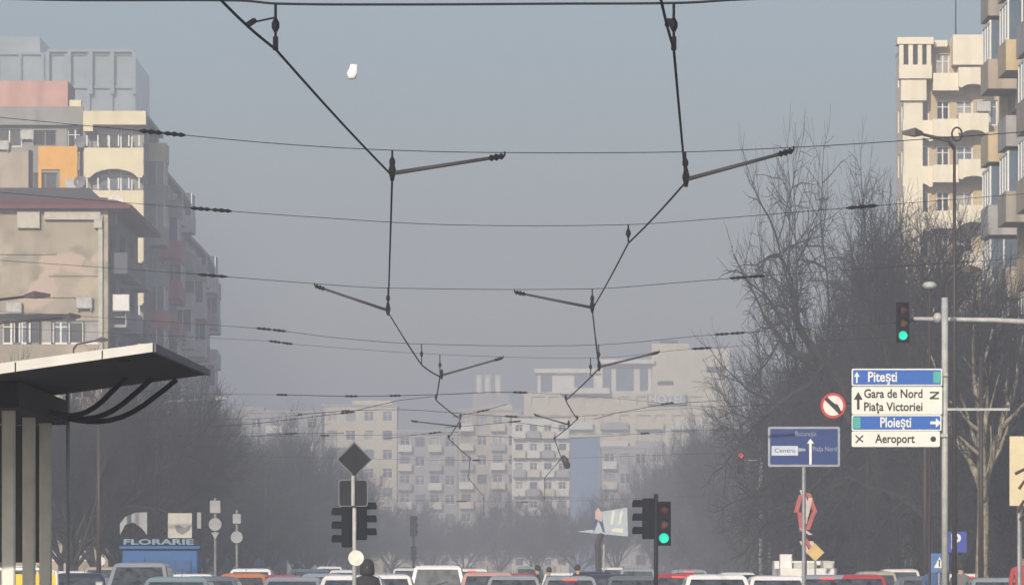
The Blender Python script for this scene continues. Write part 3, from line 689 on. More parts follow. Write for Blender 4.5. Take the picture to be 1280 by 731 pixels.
# ------------------------------------------------------------------ cars
def paintm(name, c, metal=.2): return M('paint_' + name, c, .28, metal, vary=.04, scale=2, spec=.6)
def make_car(label, cat, name, paint_, W_=1.76, L=4.3, Hc=1.48, belt=.95, hood=1.0, tail=.35, slope_f=.75, slope_r=.45, brake=False, rails=False, taxi=False, loc=(0, 0, 0), rot=0, group=None):
    t = thing(name, label, cat, loc, rot, group)
    hw = W_ / 2; yf, yr = L / 2, -L / 2
    # body shell: stations from the tail to the nose
    st_ = [(yr, .80, .42, belt - .22), (yr + .06, .93, .30, belt - .08), (yr + .3, 1, .24, belt), (yf - hood - .4, 1, .22, belt), (yf - hood * .4, .98, .22, belt - .1), (yf - .12, .88, .26, belt - .24), (yf, .72, .36, belt - .38)]
    b = MB(); rings = []
    for y, k, z0, z1 in st_:
        a = hw * k
        rings.append([(-a * .93, y, z0), (a * .93, y, z0), (a, y, z0 + .12), (a, y, z1 - .16), (a * .96, y, z1 - .04), (a * .86, y, z1), (-a * .86, y, z1), (-a * .96, y, z1 - .04), (-a, y, z1 - .16), (-a, y, z0 + .12)])
    b.loft(rings); fixn(b.build('body', paint_, t, smooth=False))
    # greenhouse
    bf, br = yf - hood, yr + tail * .3; tf, tr = bf - slope_f, br + slope_r
    zb = belt - .03; a0, a1 = hw * .9, hw * .74
    b = MB()
    def ring(k, z, inset=0):
        a = a0 + (a1 - a0) * k; f_ = bf + (tf - bf) * k - inset; r_ = br + (tr - br) * k + inset; a -= inset
        return [(-a, r_, z), (a, r_, z), (a, f_, z), (-a, f_, z)]
    b.loft([ring(0, zb), ring(1, Hc - .09), ring(1, Hc - .03, .07), ring(1, Hc, .22)]); fixn(b.build('roof', paint_, t))
    def pane(p, nm):       # p = 4 corners bilinear on the ring sides
        c = sum(p, Vector()) / 4; nrm = (p[1] - p[0]).cross(p[3] - p[0]).normalized()
        if nrm.dot(c - Vector((0, (bf + br) / 2, (zb + Hc) / 2))) < 0: nrm = -nrm
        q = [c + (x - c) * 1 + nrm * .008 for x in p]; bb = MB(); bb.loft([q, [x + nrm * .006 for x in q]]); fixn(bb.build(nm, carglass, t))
    r0, r1 = [Vector(x) for x in ring(.08, zb + .06)], [Vector(x) for x in ring(.93, Hc - .13)]
    def edge(i, j, s0=.07, s1=.93): return [r0[i].lerp(r0[j], s0), r0[i].lerp(r0[j], s1), r1[i].lerp(r1[j], s1), r1[i].lerp(r1[j], s0)]
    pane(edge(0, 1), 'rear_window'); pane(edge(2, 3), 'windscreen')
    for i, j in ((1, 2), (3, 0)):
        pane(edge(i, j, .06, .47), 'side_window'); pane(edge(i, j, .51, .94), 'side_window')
    # wheels
    for sx_ in (-1, 1):
        for yy in (yr + .78, yf - .85):
            b = MB(); b.lathe([(.20, -.1), (.31, -.1), (.325, -.06), (.325, .06), (.31, .1), (.20, .1)], (0, 0, 0), 20, 'x'); wh = b.build('wheel', rubber, t, (sx_ * (hw - .1), yy, .325))
            b = MB(); b.lathe([(.02, .0), (.195, .02), (.2, -.02), (.02, -.03)], (sx_ * .095, 0, 0), 14, 'x'); b.build('rim', alloy, wh)
    for sx_ in (-1, 1):
        b = MB(); x = sx_ * hw * .72; b.box(x - .17, x + .17, yf - .13, yf - .01, belt - .42, belt - .28, bev=.02); b.build('headlight', headl, t)
        b = MB(); x = sx_ * hw * .80; b.box(x - .10, x + .10, yr - .012, yr + .1, belt - .30, belt - .10, bev=.01)
        if brake: b.box(x - .05, x + .09, yr + .01, yr + .12, belt - .08, belt + .08, bev=.01)
        b.build('tail_light', brakel if brake else taill, t)
        b = MB(); x = sx_ * (hw + .09); b.box(x - .1, x + .1, bf - .32, bf - .2, belt + .02, belt + .17, bev=.03); b.build('mirror', paint_, t)
    for yy, s_ in ((yr - .01, -1), (yf + .01, 1)):
        b = MB(); b.box(-.26, .26, yy - .01, yy + .01, .5, .61); b.build('number_plate', plate, t)
    b = MB(); b.box(-hw * .9, hw * .9, yr - .05, yr + .1, .3, .48, bev=.03); b.box(-hw * .86, hw * .86, yf - .1, yf + .04, .28, .46, bev=.03); b.build('bumper', blackp, t)
    if brake: b = MB(); b.box(-.18, .18, br + slope_r * .9 - .03, br + slope_r * .95, Hc - .12, Hc - .085); b.build('high_brake_light', brakel, t)
    b = MB(); b.tube([(0, tr + .12, Hc - .04), (0, tr - .12, Hc + .16)], .006, 5); b.build('aerial', blackp, t)
    for sx_ in (-1, 1):
        b = MB(); x = sx_ * (a1 - .13); b.box(x - .012, x + .012, tr + .22, tf - .22, Hc - .028, Hc - .015); b.build('roof_gutter', blackp, t)
    b = MB(); b.tube([(-.1, br - .02, belt + .08), (.32, br + slope_r * .18, belt + .2)], .012, 5); b.build('wiper', blackp, t)
    if rails:
        for sx_ in (-1, 1):
            b = MB(); x = sx_ * (a1 - .1); b.tube([(x, tr + .2, Hc - .03), (x, tr + .3, Hc + .05), (x, tf - .4, Hc + .05), (x, tf - .3, Hc - .03)], .018); b.build('roof_rail', alloy, t)
    if taxi: b = MB(); b.box(-.2, .2, -.28, -.16, Hc - .01, Hc + .13, bev=.02); b.build('taxi_sign', M('taxi_lamp', (.75, .7, .5), .4), t)
    return t
white = paintm('white', (.78, .78, .76), 0); silver = paintm('silver', (.50, .52, .54), .5); darkb = paintm('dark_blue', (.03, .04, .07)); grey = paintm('grey', (.20, .22, .24), .4)
beigep = paintm('beige', (.48, .44, .36)); teal = paintm('teal', (.28, .38, .38), .3); redp = paintm('red', (.50, .05, .05)); orangep = paintm('orange', (.65, .22, .06)); salmon = paintm('salmon', (.62, .36, .30)); blackc = paintm('black', (.015, .016, .02)); steel = paintm('steel_blue', (.13, .17, .24), .3)
def car(px, d, label, p, rot=0, cat='car', name='parked_car', **k):
    if k.get('Hc', 1.48) > 1.58 and 'belt' not in k: k['belt'] = 1.02
    return make_car(label, cat, name, p, loc=(X(px, d), d, .004), rot=rot, group='cars queuing at the junction', **k)
TOW = PI
car(100, 150, 'dark blue saloon facing the camera beside the shelter', darkb, TOW, name='car', Hc=1.50, hood=1.0)
car(132, 205, 'beige van behind the dark blue saloon', beigep, TOW, name='car', Hc=1.80, W_=1.8, belt=1.1, hood=.8)
car(176, 146, 'silver people carrier facing the camera in front of the blue kiosk', silver, TOW, name='car', Hc=1.76, hood=.8, W_=1.82, belt=1.1)
car(222, 118, 'pale teal car whose roof just shows below the blue kiosk', teal, TOW, name='car', Hc=1.38, W_=1.72)
car(304, 150, 'orange and white hatchback in front of the white estate car', orangep, TOW, name='car', Hc=1.49, W_=1.62)
car(314, 188, 'white estate car with roof rails behind the orange hatchback', white, TOW, name='car', Hc=1.70, rails=True, W_=1.8)
car(386, 205, 'steel blue van between the white estate and the signal pole', steel, TOW, name='car', Hc=1.72, W_=1.8, belt=1.1, hood=.7)
car(429, 240, 'small white car just left of the signal pole, far back', white, TOW, name='car', Hc=1.75, W_=1.5)
car(440, 122, 'low white car directly behind the left signal pole', white, TOW, name='car', Hc=1.42, W_=1.7)
car(492, 260, 'distant silver car right of the left signal pole', silver, TOW, name='car', Hc=1.62)
car(548, 172, 'white minivan with a wide dark rear window in mid road', white, 0, name='car', Hc=1.76, W_=1.9, belt=1.06, slope_r=.12, tail=.1, slope_f=.6, hood=.7)
car(610, 158, 'salmon pink saloon right of the white minivan', salmon, 0, name='car', Hc=1.54, W_=1.8, slope_f=.9)
car(646, 205, 'red hatchback partly hidden by the salmon pink saloon', redp, 0, name='car', Hc=1.55, brake=True)
car(663, 262, 'far teal van behind the red hatchback', teal, 0, name='car', Hc=1.95, belt=1.15, hood=.6)
car(740, 190, 'black car below the tilted billboard in mid road', blackc, 0, name='car', Hc=1.60)
car(796, 225, 'silver estate car behind the right signal pole', silver, 0, name='car', Hc=1.78, rails=True)
car(790, 150, 'dark grey car in front of the silver estate beside the right signal pole', grey, 0, name='car', Hc=1.42, W_=1.7)
car(846, 160, 'red car with lit brake lights right of the green signal', redp, 0, name='car', Hc=1.50, brake=True, W_=1.7)
car(893, 128, 'white saloon with pale roof between two red-lit cars', white, 0, name='car', Hc=1.44, brake=False, W_=1.8, slope_f=.8)
car(945, 170, 'black car showing a bright brake light left of the white truck', blackc, 0, name='car', Hc=1.47, brake=True)
car(1092, 172, 'beige van with a red door panel below the direction sign', beigep, 0, name='car', Hc=1.58, W_=1.5, belt=1.02)
car(1074, 150, 'bright red small car in front of the beige van', redp, 0, name='car', Hc=1.46, W_=1.5)
car(1150, 158, 'grey saloon below the parking sign', grey, 0, name='car', Hc=1.42, W_=1.7)
car(1240, 150, 'silver saloon at the right edge beneath the poster', silver, 0, name='car', Hc=1.37, W_=1.75)
more = [(30, 240, 'white van far left glimpsed past the shelter columns', white, 1.95, TOW), (88, 190, 'white car just behind the dark blue saloon', white, 1.62, TOW), (240, 170, 'white saloon at the right end of the blue kiosk', white, 1.50, TOW), (262, 135, 'grey saloon just left of the orange hatchback', grey, 1.40, TOW),
 (346, 160, 'dark red car right of the orange hatchback', redp, 1.46, TOW), (366, 136, 'silver saloon low in front of the steel blue van', silver, 1.39, TOW), (404, 175, 'silver car left of the left signal pole', silver, 1.52, TOW), (412, 300, 'far white van left of the left signal pole', white, 2.05, TOW), (484, 150, 'white saloon right of the hooded person', white, 1.46, 0),
 (508, 300, 'far white van under the small far signal', white, 1.95, 0), (590, 240, 'white van roof behind the salmon pink saloon', white, 1.80, 0), (642, 150, 'silver saloon low in front of the red hatchback', silver, 1.43, 0), (700, 230, 'white car left of the black car', white, 1.62, 0), (712, 150, 'silver saloon low at the right of mid road', silver, 1.42, 0),
 (764, 280, 'far white van right of the billboard posts', white, 1.95, 0), (757, 160, 'dark blue car just left of the right signal pole', darkb, 1.48, 0), (860, 215, 'silver van behind the pale-roofed white saloon', silver, 1.72, 0), (920, 210, 'white hatchback beside the black car with brake light', white, 1.60, 0), (968, 140, 'white saloon low in front of the white truck', white, 1.42, 0),
 (1030, 150, 'silver hatchback right of the white truck', silver, 1.45, 0), (1122, 205, 'white van under the right end of the direction sign', white, 1.72, 0), (1048, 230, 'dark grey van between the white truck and the beige van', grey, 1.75, 0), (1205, 180, 'white hatchback under the mottled trunk', white, 1.52, 0)]
for i, (px, d, lb, p_, hc, rt_) in enumerate(more): car(px, d, lb, p_, rt_, name='car', Hc=hc, brake=(i % 3 == 1 and rt_ == 0), W_=1.74, slope_f=.6 + .1 * (i % 3), rails=i % 5 == 2)
# white truck
t = thing('flatbed_truck', 'white flatbed truck with raised cab below the blue lane sign', 'truck', (X(1005, 200), 200, .004), 0)
def pb(nm, m, *bx, bev=.03, par=None):
    b = MB()
    for q in bx: b.box(*q, bev=bev)
    return b.build(nm, m, par or t)
pb('chassis', darkm, (-.5, .5, -3, 3, .5, .75)); pb('flatbed', white, (-1.0, 1.0, -3.1, 1.0, .78, 1.72)); cab = pb('cab', white, (-1.0, 1.0, 1.2, 3.0, .6, 2.0)); pb('roof_box', white, (-.98, -.55, -2.6, -1.9, 1.72, 2.22)); pb('load', M('pale_board', (.55, .54, .5), .8), (-.5, .3, -2.9, -1, 1.72, 1.92), (.55, .95, -2.5, -.6, 1.72, 1.98))
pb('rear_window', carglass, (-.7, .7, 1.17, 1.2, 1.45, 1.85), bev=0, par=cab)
for sx_ in (-1, 1):
    for yy in (-2, 2.2):
        b = MB(); b.lathe([(.2, -.12), (.42, -.12), (.42, .12), (.2, .12)], (0, 0, 0), 20, 'x'); b.build('wheel', rubber, t, (sx_ * .88, yy, .42))
    pb('tail_light', taill, (sx_ * .8 - .1, sx_ * .8 + .1, -3.13, -3.1, .85, 1.0), bev=0)

# ------------------------------------------------------------------ blue kiosk
dk = 176.0
blue = M('kiosk_blue', (.004, .09, .28), .45, vary=.08, scale=1.5); blued = M('kiosk_dark_blue', (.01, .07, .2), .5)
t = thing('flower_kiosk', 'bright blue flower kiosk with pale rooftop letters behind the silver people carrier', 'kiosk', (X(200, dk), dk, .004))
kw = 95 * dk / F / 2; kz = Z(686, dk)
pb('body', blue, (-kw, kw, 0, 2.2, 0, kz), bev=.04); pb('roof_edge', blue, (-kw - .08, kw + .08, -.15, 2.3, kz, kz + .1), bev=.02); pb('shutter', blued, (-kw + .2, kw - .2, -.03, 0, .9, kz - .35), bev=.0); pb('sign_rail', darkm, (-kw, kw, .1, .16, kz + .1, kz + .13), bev=0)
for q in range(5): pb('rib', blued, (-kw + .25 + q * (2 * kw - .5) / 4 - .02, -kw + .25 + q * (2 * kw - .5) / 4 + .02, -.06, -.031, .9, kz - .33), bev=0)
lettering('FLORARIE', .235, M('pale_letters', (.17, .26, .34), .6), t, (-.05, .1, kz + .22), width=2.2, bold=.008)

# ------------------------------------------------------------------ shelter
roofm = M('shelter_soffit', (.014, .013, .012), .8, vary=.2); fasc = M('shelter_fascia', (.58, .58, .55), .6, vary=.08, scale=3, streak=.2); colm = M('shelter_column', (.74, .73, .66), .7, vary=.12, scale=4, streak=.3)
t = thing('tram_shelter', 'tram stop shelter with upswept dark roof, pale fascia and concrete columns', 'shelter', (-4, 43, .22))
O_ = Vector((-4, 43, .22))
def L_(v): return Vector(v) - O_
xr, xl = -2.575, -5.6; y0, y1 = 40.0, 47.2
def zr(x): return 2.985 + (x - xr) * .135
b = MB()
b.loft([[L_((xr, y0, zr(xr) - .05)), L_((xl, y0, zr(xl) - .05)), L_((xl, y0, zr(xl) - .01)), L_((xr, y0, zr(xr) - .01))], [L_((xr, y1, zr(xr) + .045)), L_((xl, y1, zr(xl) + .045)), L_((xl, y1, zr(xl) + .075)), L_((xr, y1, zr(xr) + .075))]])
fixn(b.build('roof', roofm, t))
b = MB()
b.loft([[L_((xr + .01, y0 - .03, zr(xr) - .055)), L_((xl, y0 - .03, zr(xl) - .085)), L_((xl, y0 - .03, zr(xl) + .01)), L_((xr + .01, y0 - .03, zr(xr) + .01))], [L_((xr + .01, y0 - .002, zr(xr) - .055)), L_((xl, y0 - .002, zr(xl) - .085)), L_((xl, y0 - .002, zr(xl) + .01)), L_((xr + .01, y0 - .002, zr(xr) + .01))]])
fixn(b.build('fascia', fasc, t))
b = MB(); b.loft([[(xr + .002, y0, zr(xr) - .055), (xr + .03, y0, zr(xr) - .055), (xr + .03, y0, zr(xr) + .005), (xr + .002, y0, zr(xr) + .005)], [(xr + .002, y1, zr(xr) + .04), (xr + .03, y1, zr(xr) + .04), (xr + .03, y1, zr(xr) + .09), (xr + .002, y1, zr(xr) + .09)]]); fixn(b.build('edge_trim', M('trim_shade_grey', (.16, .16, .16), .6), t, -O_)); b = MB(); b.box(xr - .3, xr - .22, y0 + 1, y0 + 1.1, zr(xr) - .085, zr(xr) - .055); b.build('gutter_outlet', darkm, t, -O_)  # side strip coloured darker than the fascia to stand in for shade
b = MB(); b.box(-4.25, -3.72, 42.2, 46.9, 2.6, 2.80, bev=.02); b.build('beam', roofm, t, -O_)
for yy in (42.95, 44.75, 46.35):
    b = MB(); b.box(-3.86 - .05, -3.86 + .05, yy - .045, yy + .045, .22, 2.62, bev=.012); b.build('column', colm, t, -O_)
for yy, ex in ((46.75, -2.80), (45.9, -2.95), (45.0, -3.1)):
    b = MB(); pts = []
    for i in range(11):
        a = i / 10; x = -3.73 + (ex + 3.73) * a; pts.append((x, yy, 2.655 - .05 * math.sin(PI * min(1, a * 1.2)) + (zr(ex) - 2.655 + .02) * a ** 2.6))
    b.tube(pts, .022, 8); b.build('bracket', darkm, t, -O_, smooth=True)
b = MB(); b.box(-5.5, -3.87, 47.0, 47.05, 1.45, 2.6); b.build('back_panel', M('dark_panel_glass', (.02, .018, .016), .35), t, -O_)
b = MB(); b.tube([(-3.72, 46.9, .22), (-3.72, 46.9, 2.9)], .018); b.build('post', galv, t, -O_)
for k in range(4):
    x = xr - .35 - k * .62; b = MB(); b.box(x - .004, x + .004, y0 - .034, y0 - .031, zr(x) - .075, zr(x) + .002); b.build('fascia_seam', darkm, t, -O_)
# yellow barrier
t = thing('platform_barrier', 'yellow panelled barrier with pale top rail behind the shelter columns', 'barrier', (-5.55, 58, .22))
ye = M('yellow_panel', (.70, .48, .06), .6, vary=.08)
b = MB()
for i in range(4): b.box(-1.5 + i * .60, -.96 + i * .60, -.02, .02, .2, Z(717, 58) - .22, bev=.008)
b.build('panel', ye, t)
b = MB(); b.tube([(-1.6, 0, Z(711, 58) - .22), (.94 - .2, 0, Z(711, 58) - .22), (.93 - .1, 0, Z(714, 58) - .22), (.93 - .06, 0, 0)], .022, 8); b.build('rail', M('pale_rail', (.6, .6, .58), .4, .3), t, smooth=True)
b = MB()
for x in (-1.53, -.93, -.33, .27): b.tube([(x, 0, 0), (x, 0, Z(711, 58) - .24)], .018)
b.build('post', galv, t)

# ------------------------------------------------------------------ traffic signals
lens_off = [M('lens_red_off', (.10, .012, .012), .25), M('lens_amber_off', (.10, .05, .01), .25), M('lens_green_off', (.01, .06, .045), .25)]
green_on = M('lens_green_lit', (.01, .25, .18), .3, emit=(.0, .80, .50), estr=1.0); red_on = M('lens_red_lit', (.5, .03, .03), .3, emit=(1, .05, .10), estr=1.1)
sigm = M('signal_housing', (.004, .005, .007), .8, spec=.1, vary=.2)
def head(par, loc, rot, lit=None, s=1.0):
    """three-lens signal head, lenses facing local -Y"""
    b = MB(); b.box(-.15, .15, -.1, .12, -.47, .47, bev=.03); b.box(-.03, .03, .12, .2, -.3, -.22); b.box(-.03, .03, .12, .2, .22, .3)
    h = b.build('signal_head', sigm, par, loc, rot)
    if s != 1: h.scale = (s, s, s)
    for i, z in enumerate((.31, 0, -.31)):
        m = lens_off[i]
        if lit == i: m = red_on if i == 0 else green_on
        b = MB(); b.lathe([(.005, -.125), (.06, -.12), (.105, -.10), (.105, -.09)], (0, 0, z), 20, 'y'); b.build('lens', m, h)
        b = MB()
        rg = []
        for yy, rr_ in ((-.10, .122), (-.34, .128)):
            rg.append([(rr_ * math.cos(a), yy, z + rr_ * math.sin(a)) for a in [R(-20) + R(220) * k / 12 for k in range(13)]] + [((rr_ - .01) * math.cos(a), yy, z + (rr_ - .01) * math.sin(a)) for a in [R(200) - R(220) * k / 12 for k in range(13)]])
        b.loft(rg); b.build('visor', sigm, h)
    return h
ds = 97.0
t = thing('traffic_signal', 'signal pole with two side-facing heads under the backs of a diamond and a square sign', 'traffic light', (X(443, ds), ds, .22))
zz = lambda py, d=ds: Z(py, d) - .22
b = MB(); b.tube([(0, 0, 0), (0, 0, zz(556))], .038, 10); b.build('pole', paleiron, t, smooth=True)
backm = M('sign_back', (.018, .021, .024), .8, .0, spec=.15, vary=.15); rimm = M('sign_rim', (.10, .11, .115), .5, .3)
def diamond(r): return [(0, -r), (r, 0), (0, r), (-r, 0)]
def roundsq(a, h, r=.04):
    p = []
    for cx_, cz_, a0 in ((a - r, h - r, 0), (-a + r, h - r, 90), (-a + r, -h + r, 180), (a - r, -h + r, 270)):
        for k in range(4): q = R(a0 + 30 * k); p.append((cx_ + r * math.cos(q), cz_ + r * math.sin(q)))
    return p
hd = 22.5 * ds / F
b = MB(); b.prism(diamond(hd), -.07, -.05); sg = b.build('priority_sign', rimm, t, (0, 0, zz(574)))
b = MB(); b.prism(diamond(hd * .9), -.078, -.0705); b.build('sign_back', backm, sg)
b = MB(); b.box(-.03, .03, -.10, -.0785, -hd * .85, hd * .6); b.build('channel', darkm, sg)
b = MB(); b.prism(roundsq(.255, .235), -.07, -.05); sg = b.build('plate_sign', rimm, t, (-.02, 0, zz(616)))
b = MB(); b.prism(roundsq(.235, .215), -.078, -.0705); b.build('sign_back', backm, sg)
b = MB(); b.tube([(.0, -.1, -.22), (0, -.1, .3)], .034, 8); b.build('channel', paleiron, sg)
head(t, (-.125, .10, zz(658)), -PI / 2 - .3, s=.76); head(t, (.125, .10, zz(650)), PI / 2 + .3, s=.72)
b = MB(); b.lathe([(.0, -.06), (.135, -.06), (.135, -.045), (.0, -.045)], (0, 0, 0), 20, 'y'); b.build('round_sign', M('round_sign_face', (.66, .68, .6), .5, vary=.15, scale=12), t, (.03, 0, zz(697)))
dr = 110.0
t = thing('traffic_signal', 'dark signal pole with a green-lit head facing us and one facing left', 'traffic light', (X(820, dr), dr, .22))
zz = lambda py: Z(py, dr) - .22
b = MB(); b.tube([(0, 0, 0), (0, 0, zz(617))], .045, 10); b.build('pole', darkm, t, smooth=True)
head(t, (.15, -.12, zz(654)), 0, lit=2, s=.92); head(t, (-.16, .02, zz(648)), -PI / 2 + .3, s=.85)
b = MB(); b.box(-.04, .14, -.05, .05, zz(640), zz(637)); b.box(-.04, .14, -.05, .05, zz(668), zz(665)); b.build('bracket', darkm, t)
# far faint signal
df = 330.0
t = thing('traffic_signal', 'small dark signal far off in mid road above the white minivan', 'traffic light', (X(517, df), df, .0))
b = MB(); b.tube([(0, 0, 0), (0, 0, Z(646, df))], .07, 8); b.build('pole', darkm, t)
head(t, (0, -.15, Z(657, df)), .3, s=1.25); head(t, (0, -.15, Z(691, df)), .3, s=.9)

# gantry arm on the right with its signal
dg_ = 121.0
t = thing('signal_gantry', 'pale horizontal mast arm coming in from the right edge over the road', 'gantry', (X(1345, dg_), dg_, .13))
gz = Z(400, dg_) - .13; gl = X(1142, dg_) - X(1345, dg_)
b = MB(); b.tube([(0, 0, 0), (0, 0, gz + .35)], [.13, .09], 12); b.build('pole', galv, t, smooth=True)
b = MB(); b.tube([(0, 0, gz - .10), (gl * .5, 0, gz), (gl, 0, gz + .03)], [.07, .055, .04], 10); b.build('arm', paleiron, t, smooth=True)
b = MB(); b.lathe([(.0, -.11), (.07, -.09), (.11, 0), (.07, .09), (.0, .11)], (X(1172, dg_) - X(1345, dg_), -.03, gz + .05), 12); b.build('joint', paleiron, t, smooth=True)
h = thing('traffic_signal', 'green-lit traffic light hanging from the left end of the mast arm', 'traffic light', (X(1128, dg_), dg_ - .1, Z(402, dg_)))
head(h, (0, 0, -.02), 0, lit=2, s=.92); b = MB(); b.box(-.03, .30, .1, .18, .0, .06); b.build('bracket', darkm, h)

# ------------------------------------------------------------------ direction signs
dp = 120.0
sblue = M('sign_blue', (.0, .095, .42), .45, vary=.05); swhite = M('sign_white', (.72, .72, .66), .5, vary=.04); sblk = M('sign_black', (.012, .012, .012), .6); sred = M('sign_red', (.5, .03, .03), .5); sgreen = M('sign_green', (.05, .35, .30), .5); navy = M('sign_navy', (.0, .028, .16), .5, vary=.06); sgrey = M('sign_grey', (.28, .31, .36), .5)
t = thing('direction_sign', 'four-row blue and white direction sign on a pale pole', 'road sign', (X(1181, dp), dp, .13))
Lx = lambda px: (px - 1181) * dp / F
Lz = lambda py: Z(py, dp) - .13
b = MB(); b.tube([(0, 0, 0), (0, 0, Lz(372))], .07, 12); b.build('pole', paleiron, t, smooth=True)
b = MB(); b.box(Lx(1100), Lx(1184), -.12, -.06, Lz(470), Lz(466)); b.box(Lx(1100), Lx(1184), -.12, -.06, Lz(546), Lz(542)); b.box(Lx(1184), Lx(1262), -.05, .0, Lz(513), Lz(510)); b.build('crossbar', paleiron, t)
def plateat(px0, py0, px1, py1, m, name='panel', y=-.16, th=.03, par=None, rim=None):
    w_, h_ = (px1 - px0) * dp / F / 2, (py1 - py0) * dp / F / 2
    o = None
    b = MB(); b.prism(roundsq(w_, h_, .03), y - th, y); o = b.build(name, rim or m, par or t, (Lx((px0 + px1) / 2), 0, Lz((py0 + py1) / 2)))
    if rim: b = MB(); b.prism(roundsq(w_ - .028, h_ - .028, .02), y - th - .004, y - th - .0005); b.build('face', m, o)
    return o, y - th - .006
def arrow_up(o, x, z, s, m, y):
    b = MB(); b.prism([(-s * .14, -s), (s * .14, -s), (s * .14, s * .1), (s * .5, s * .1), (0, s), (-s * .5, s * .1), (-s * .14, s * .1)], y - .002, y); b.build('arrow', m, o, (x, 0, z))
o, fy = plateat(1064, 461, 1177, 482.5, sblue, rim=swhite)
lettering('Piteşti', .30, swhite, o, (-.31, fy, 0), width=.62, bold=.006)
arrow_up(o, -.86, 0, .12, swhite, fy); b = MB(); b.prism(roundsq(.085, .12, .02), fy - .002, fy); b.build('badge', sgreen, o, (.86, 0, 0))
o, fy = plateat(1064, 483.5, 1177, 518, swhite)
lettering('Gara de Nord', .26, sblk, o, (-.08, fy, .14), width=1.25, bold=.005); lettering('Piaţa Victoriei', .26, sblk, o, (-.08, fy, -.14), width=1.25, bold=.005)
arrow_up(o, -.83, 0, .19, sblk, fy)
b = MB(); b.prism([(-.1, -.03), (.1, -.03), (.1, .0), (-.02, .0), (.1, .1), (.1, .13), (-.1, .13), (-.1, .1), (.05, .1), (-.1, .0)], fy - .002, fy); b.build('symbol', sblk, o, (.80, 0, .06))
o, fy = plateat(1064, 518.5, 1176, 538.5, sblue, rim=swhite)
lettering('Ploieşti', .30, swhite, o, (-.02, fy, 0), width=.66, bold=.006)
b = MB(); b.prism(roundsq(.085, .12, .02), fy - .002, fy); b.build('badge', sgreen, o, (-.86, 0, 0))
b = MB(); b.prism([(-.10, -.03), (.02, -.03), (.02, -.1), (.13, 0), (.02, .1), (.02, .03), (-.10, .03)], fy - .002, fy); b.build('arrow', swhite, o, (.82, 0, 0))
o, fy = plateat(1064, 539, 1174, 558.5, swhite)
lettering('Aeroport', .26, sblk, o, (-.02, fy, 0), width=.85, bold=.005)
b = MB(); b.prism([(-.09, .07), (-.07, .09), (.0, .02), (.07, .09), (.09, .07), (.02, 0), (.09, -.05), (.07, -.07), (0, -.02), (-.07, -.09), (-.09, -.07), (-.02, 0)], fy - .002, fy); b.build('symbol', sblk, o, (-.78, 0, 0))
b = MB(); b.prism([(.06 * math.cos(a * PI / 6), .06 * math.sin(a * PI / 6)) for a in range(12)], fy - .002, fy); b.build('symbol', sblk, o, (.80, 0, 0))
# no left turn
def disc(r, n=28): return [(r * math.cos(2 * PI * k / n), r * math.sin(2 * PI * k / n)) for k in range(n)]
t2 = thing('no_left_turn_sign', 'round red-rimmed no left turn sign left of the four-row sign', 'road sign', (X(1041, dp), dp - .14, Z(507, dp)))
b = MB(); b.prism(disc(.27), -.0, .02); b.build('rim', sred, t2)
b = MB(); b.prism(disc(.215), -.005, -.0005); b.build('face', M('sign_pinkish_white', (.72, .66, .62), .5), t2)
b = MB(); b.prism([(-.17, .14), (-.13, .18), (.02, .05), (.10, .02), (.18, -.14), (.14, -.17), (.06, -.04), (-.02, -.02)], -.009, -.0055); b.build('arrow', sblk, t2)
b = MB(); b.prism([(-.19, .13), (-.13, .19), (.19, -.13), (.13, -.19)], -.012, -.0095); b.build('bar', sblk, t2)
b = MB(); b.tube([(.0, .03, .05), (.45, .03, .05)], .018); b.build('bracket', darkm, t2)
# blue lane sign
dl = 127.0
t = thing('lane_sign', 'wide navy lane sign with a white arrow and white panel', 'road sign', (X(1005, dl), dl, Z(558, dl)))
lw, lh = 45 * dl / F, 25 * dl / F
b = MB(); b.prism(roundsq(lw, lh, .04), 0, .03); b.build('border', sgrey, t)
b = MB(); b.prism(roundsq(lw - .05, lh - .05, .03), -.006, -.0005); pn = b.build('panel', navy, t)
b = MB(); k = dl / F; b.prism(roundsq(16.5 * k, 6 * k, .01), -.010, -.0065); b.build('white_panel', M('sign_pale', (.5, .56, .62), .5), pn, (-24 * k, 0, -5 * k))
lettering('Centru', .13, navy, pn, (-24 * k, -.012, -5 * k), width=26 * k)
lettering('Bucureşti', .16, sgrey, pn, (2 * k, -.010, 16 * k), width=26 * k)
lettering('Piaţa Nord', .15, sgrey, pn, (26 * k, -.010, -3 * k), width=30 * k)
b = MB(); b.prism([(-1.6 * k, -22 * k), (1.6 * k, -22 * k), (1.6 * k, 4 * k), (4.5 * k, 4 * k), (0, 10 * k), (-4.5 * k, 4 * k), (-1.6 * k, 4 * k)], -.010, -.0065); b.build('arrow', swhite, pn, (8 * k, 0, 0))
b = MB(); b.prism([(0, -2 * k), (9 * k, -1.3 * k), (9 * k, 1.5 * k), (0, 2.5 * k)], -.010, -.0065); b.build('line', sgrey, pn, (-7 * k, 0, -4 * k))
b = MB(); b.tube([(0, .06, -Z(558, dl) + .13), (0, .06, .3)], .045, 8); b.build('post', galv, t); b = MB(); b.box(-lw * .8, lw * .8, .031, .06, -.2, -.16); b.box(-lw * .8, lw * .8, .031, .06, .16, .2); b.build('bracket', galv, t)
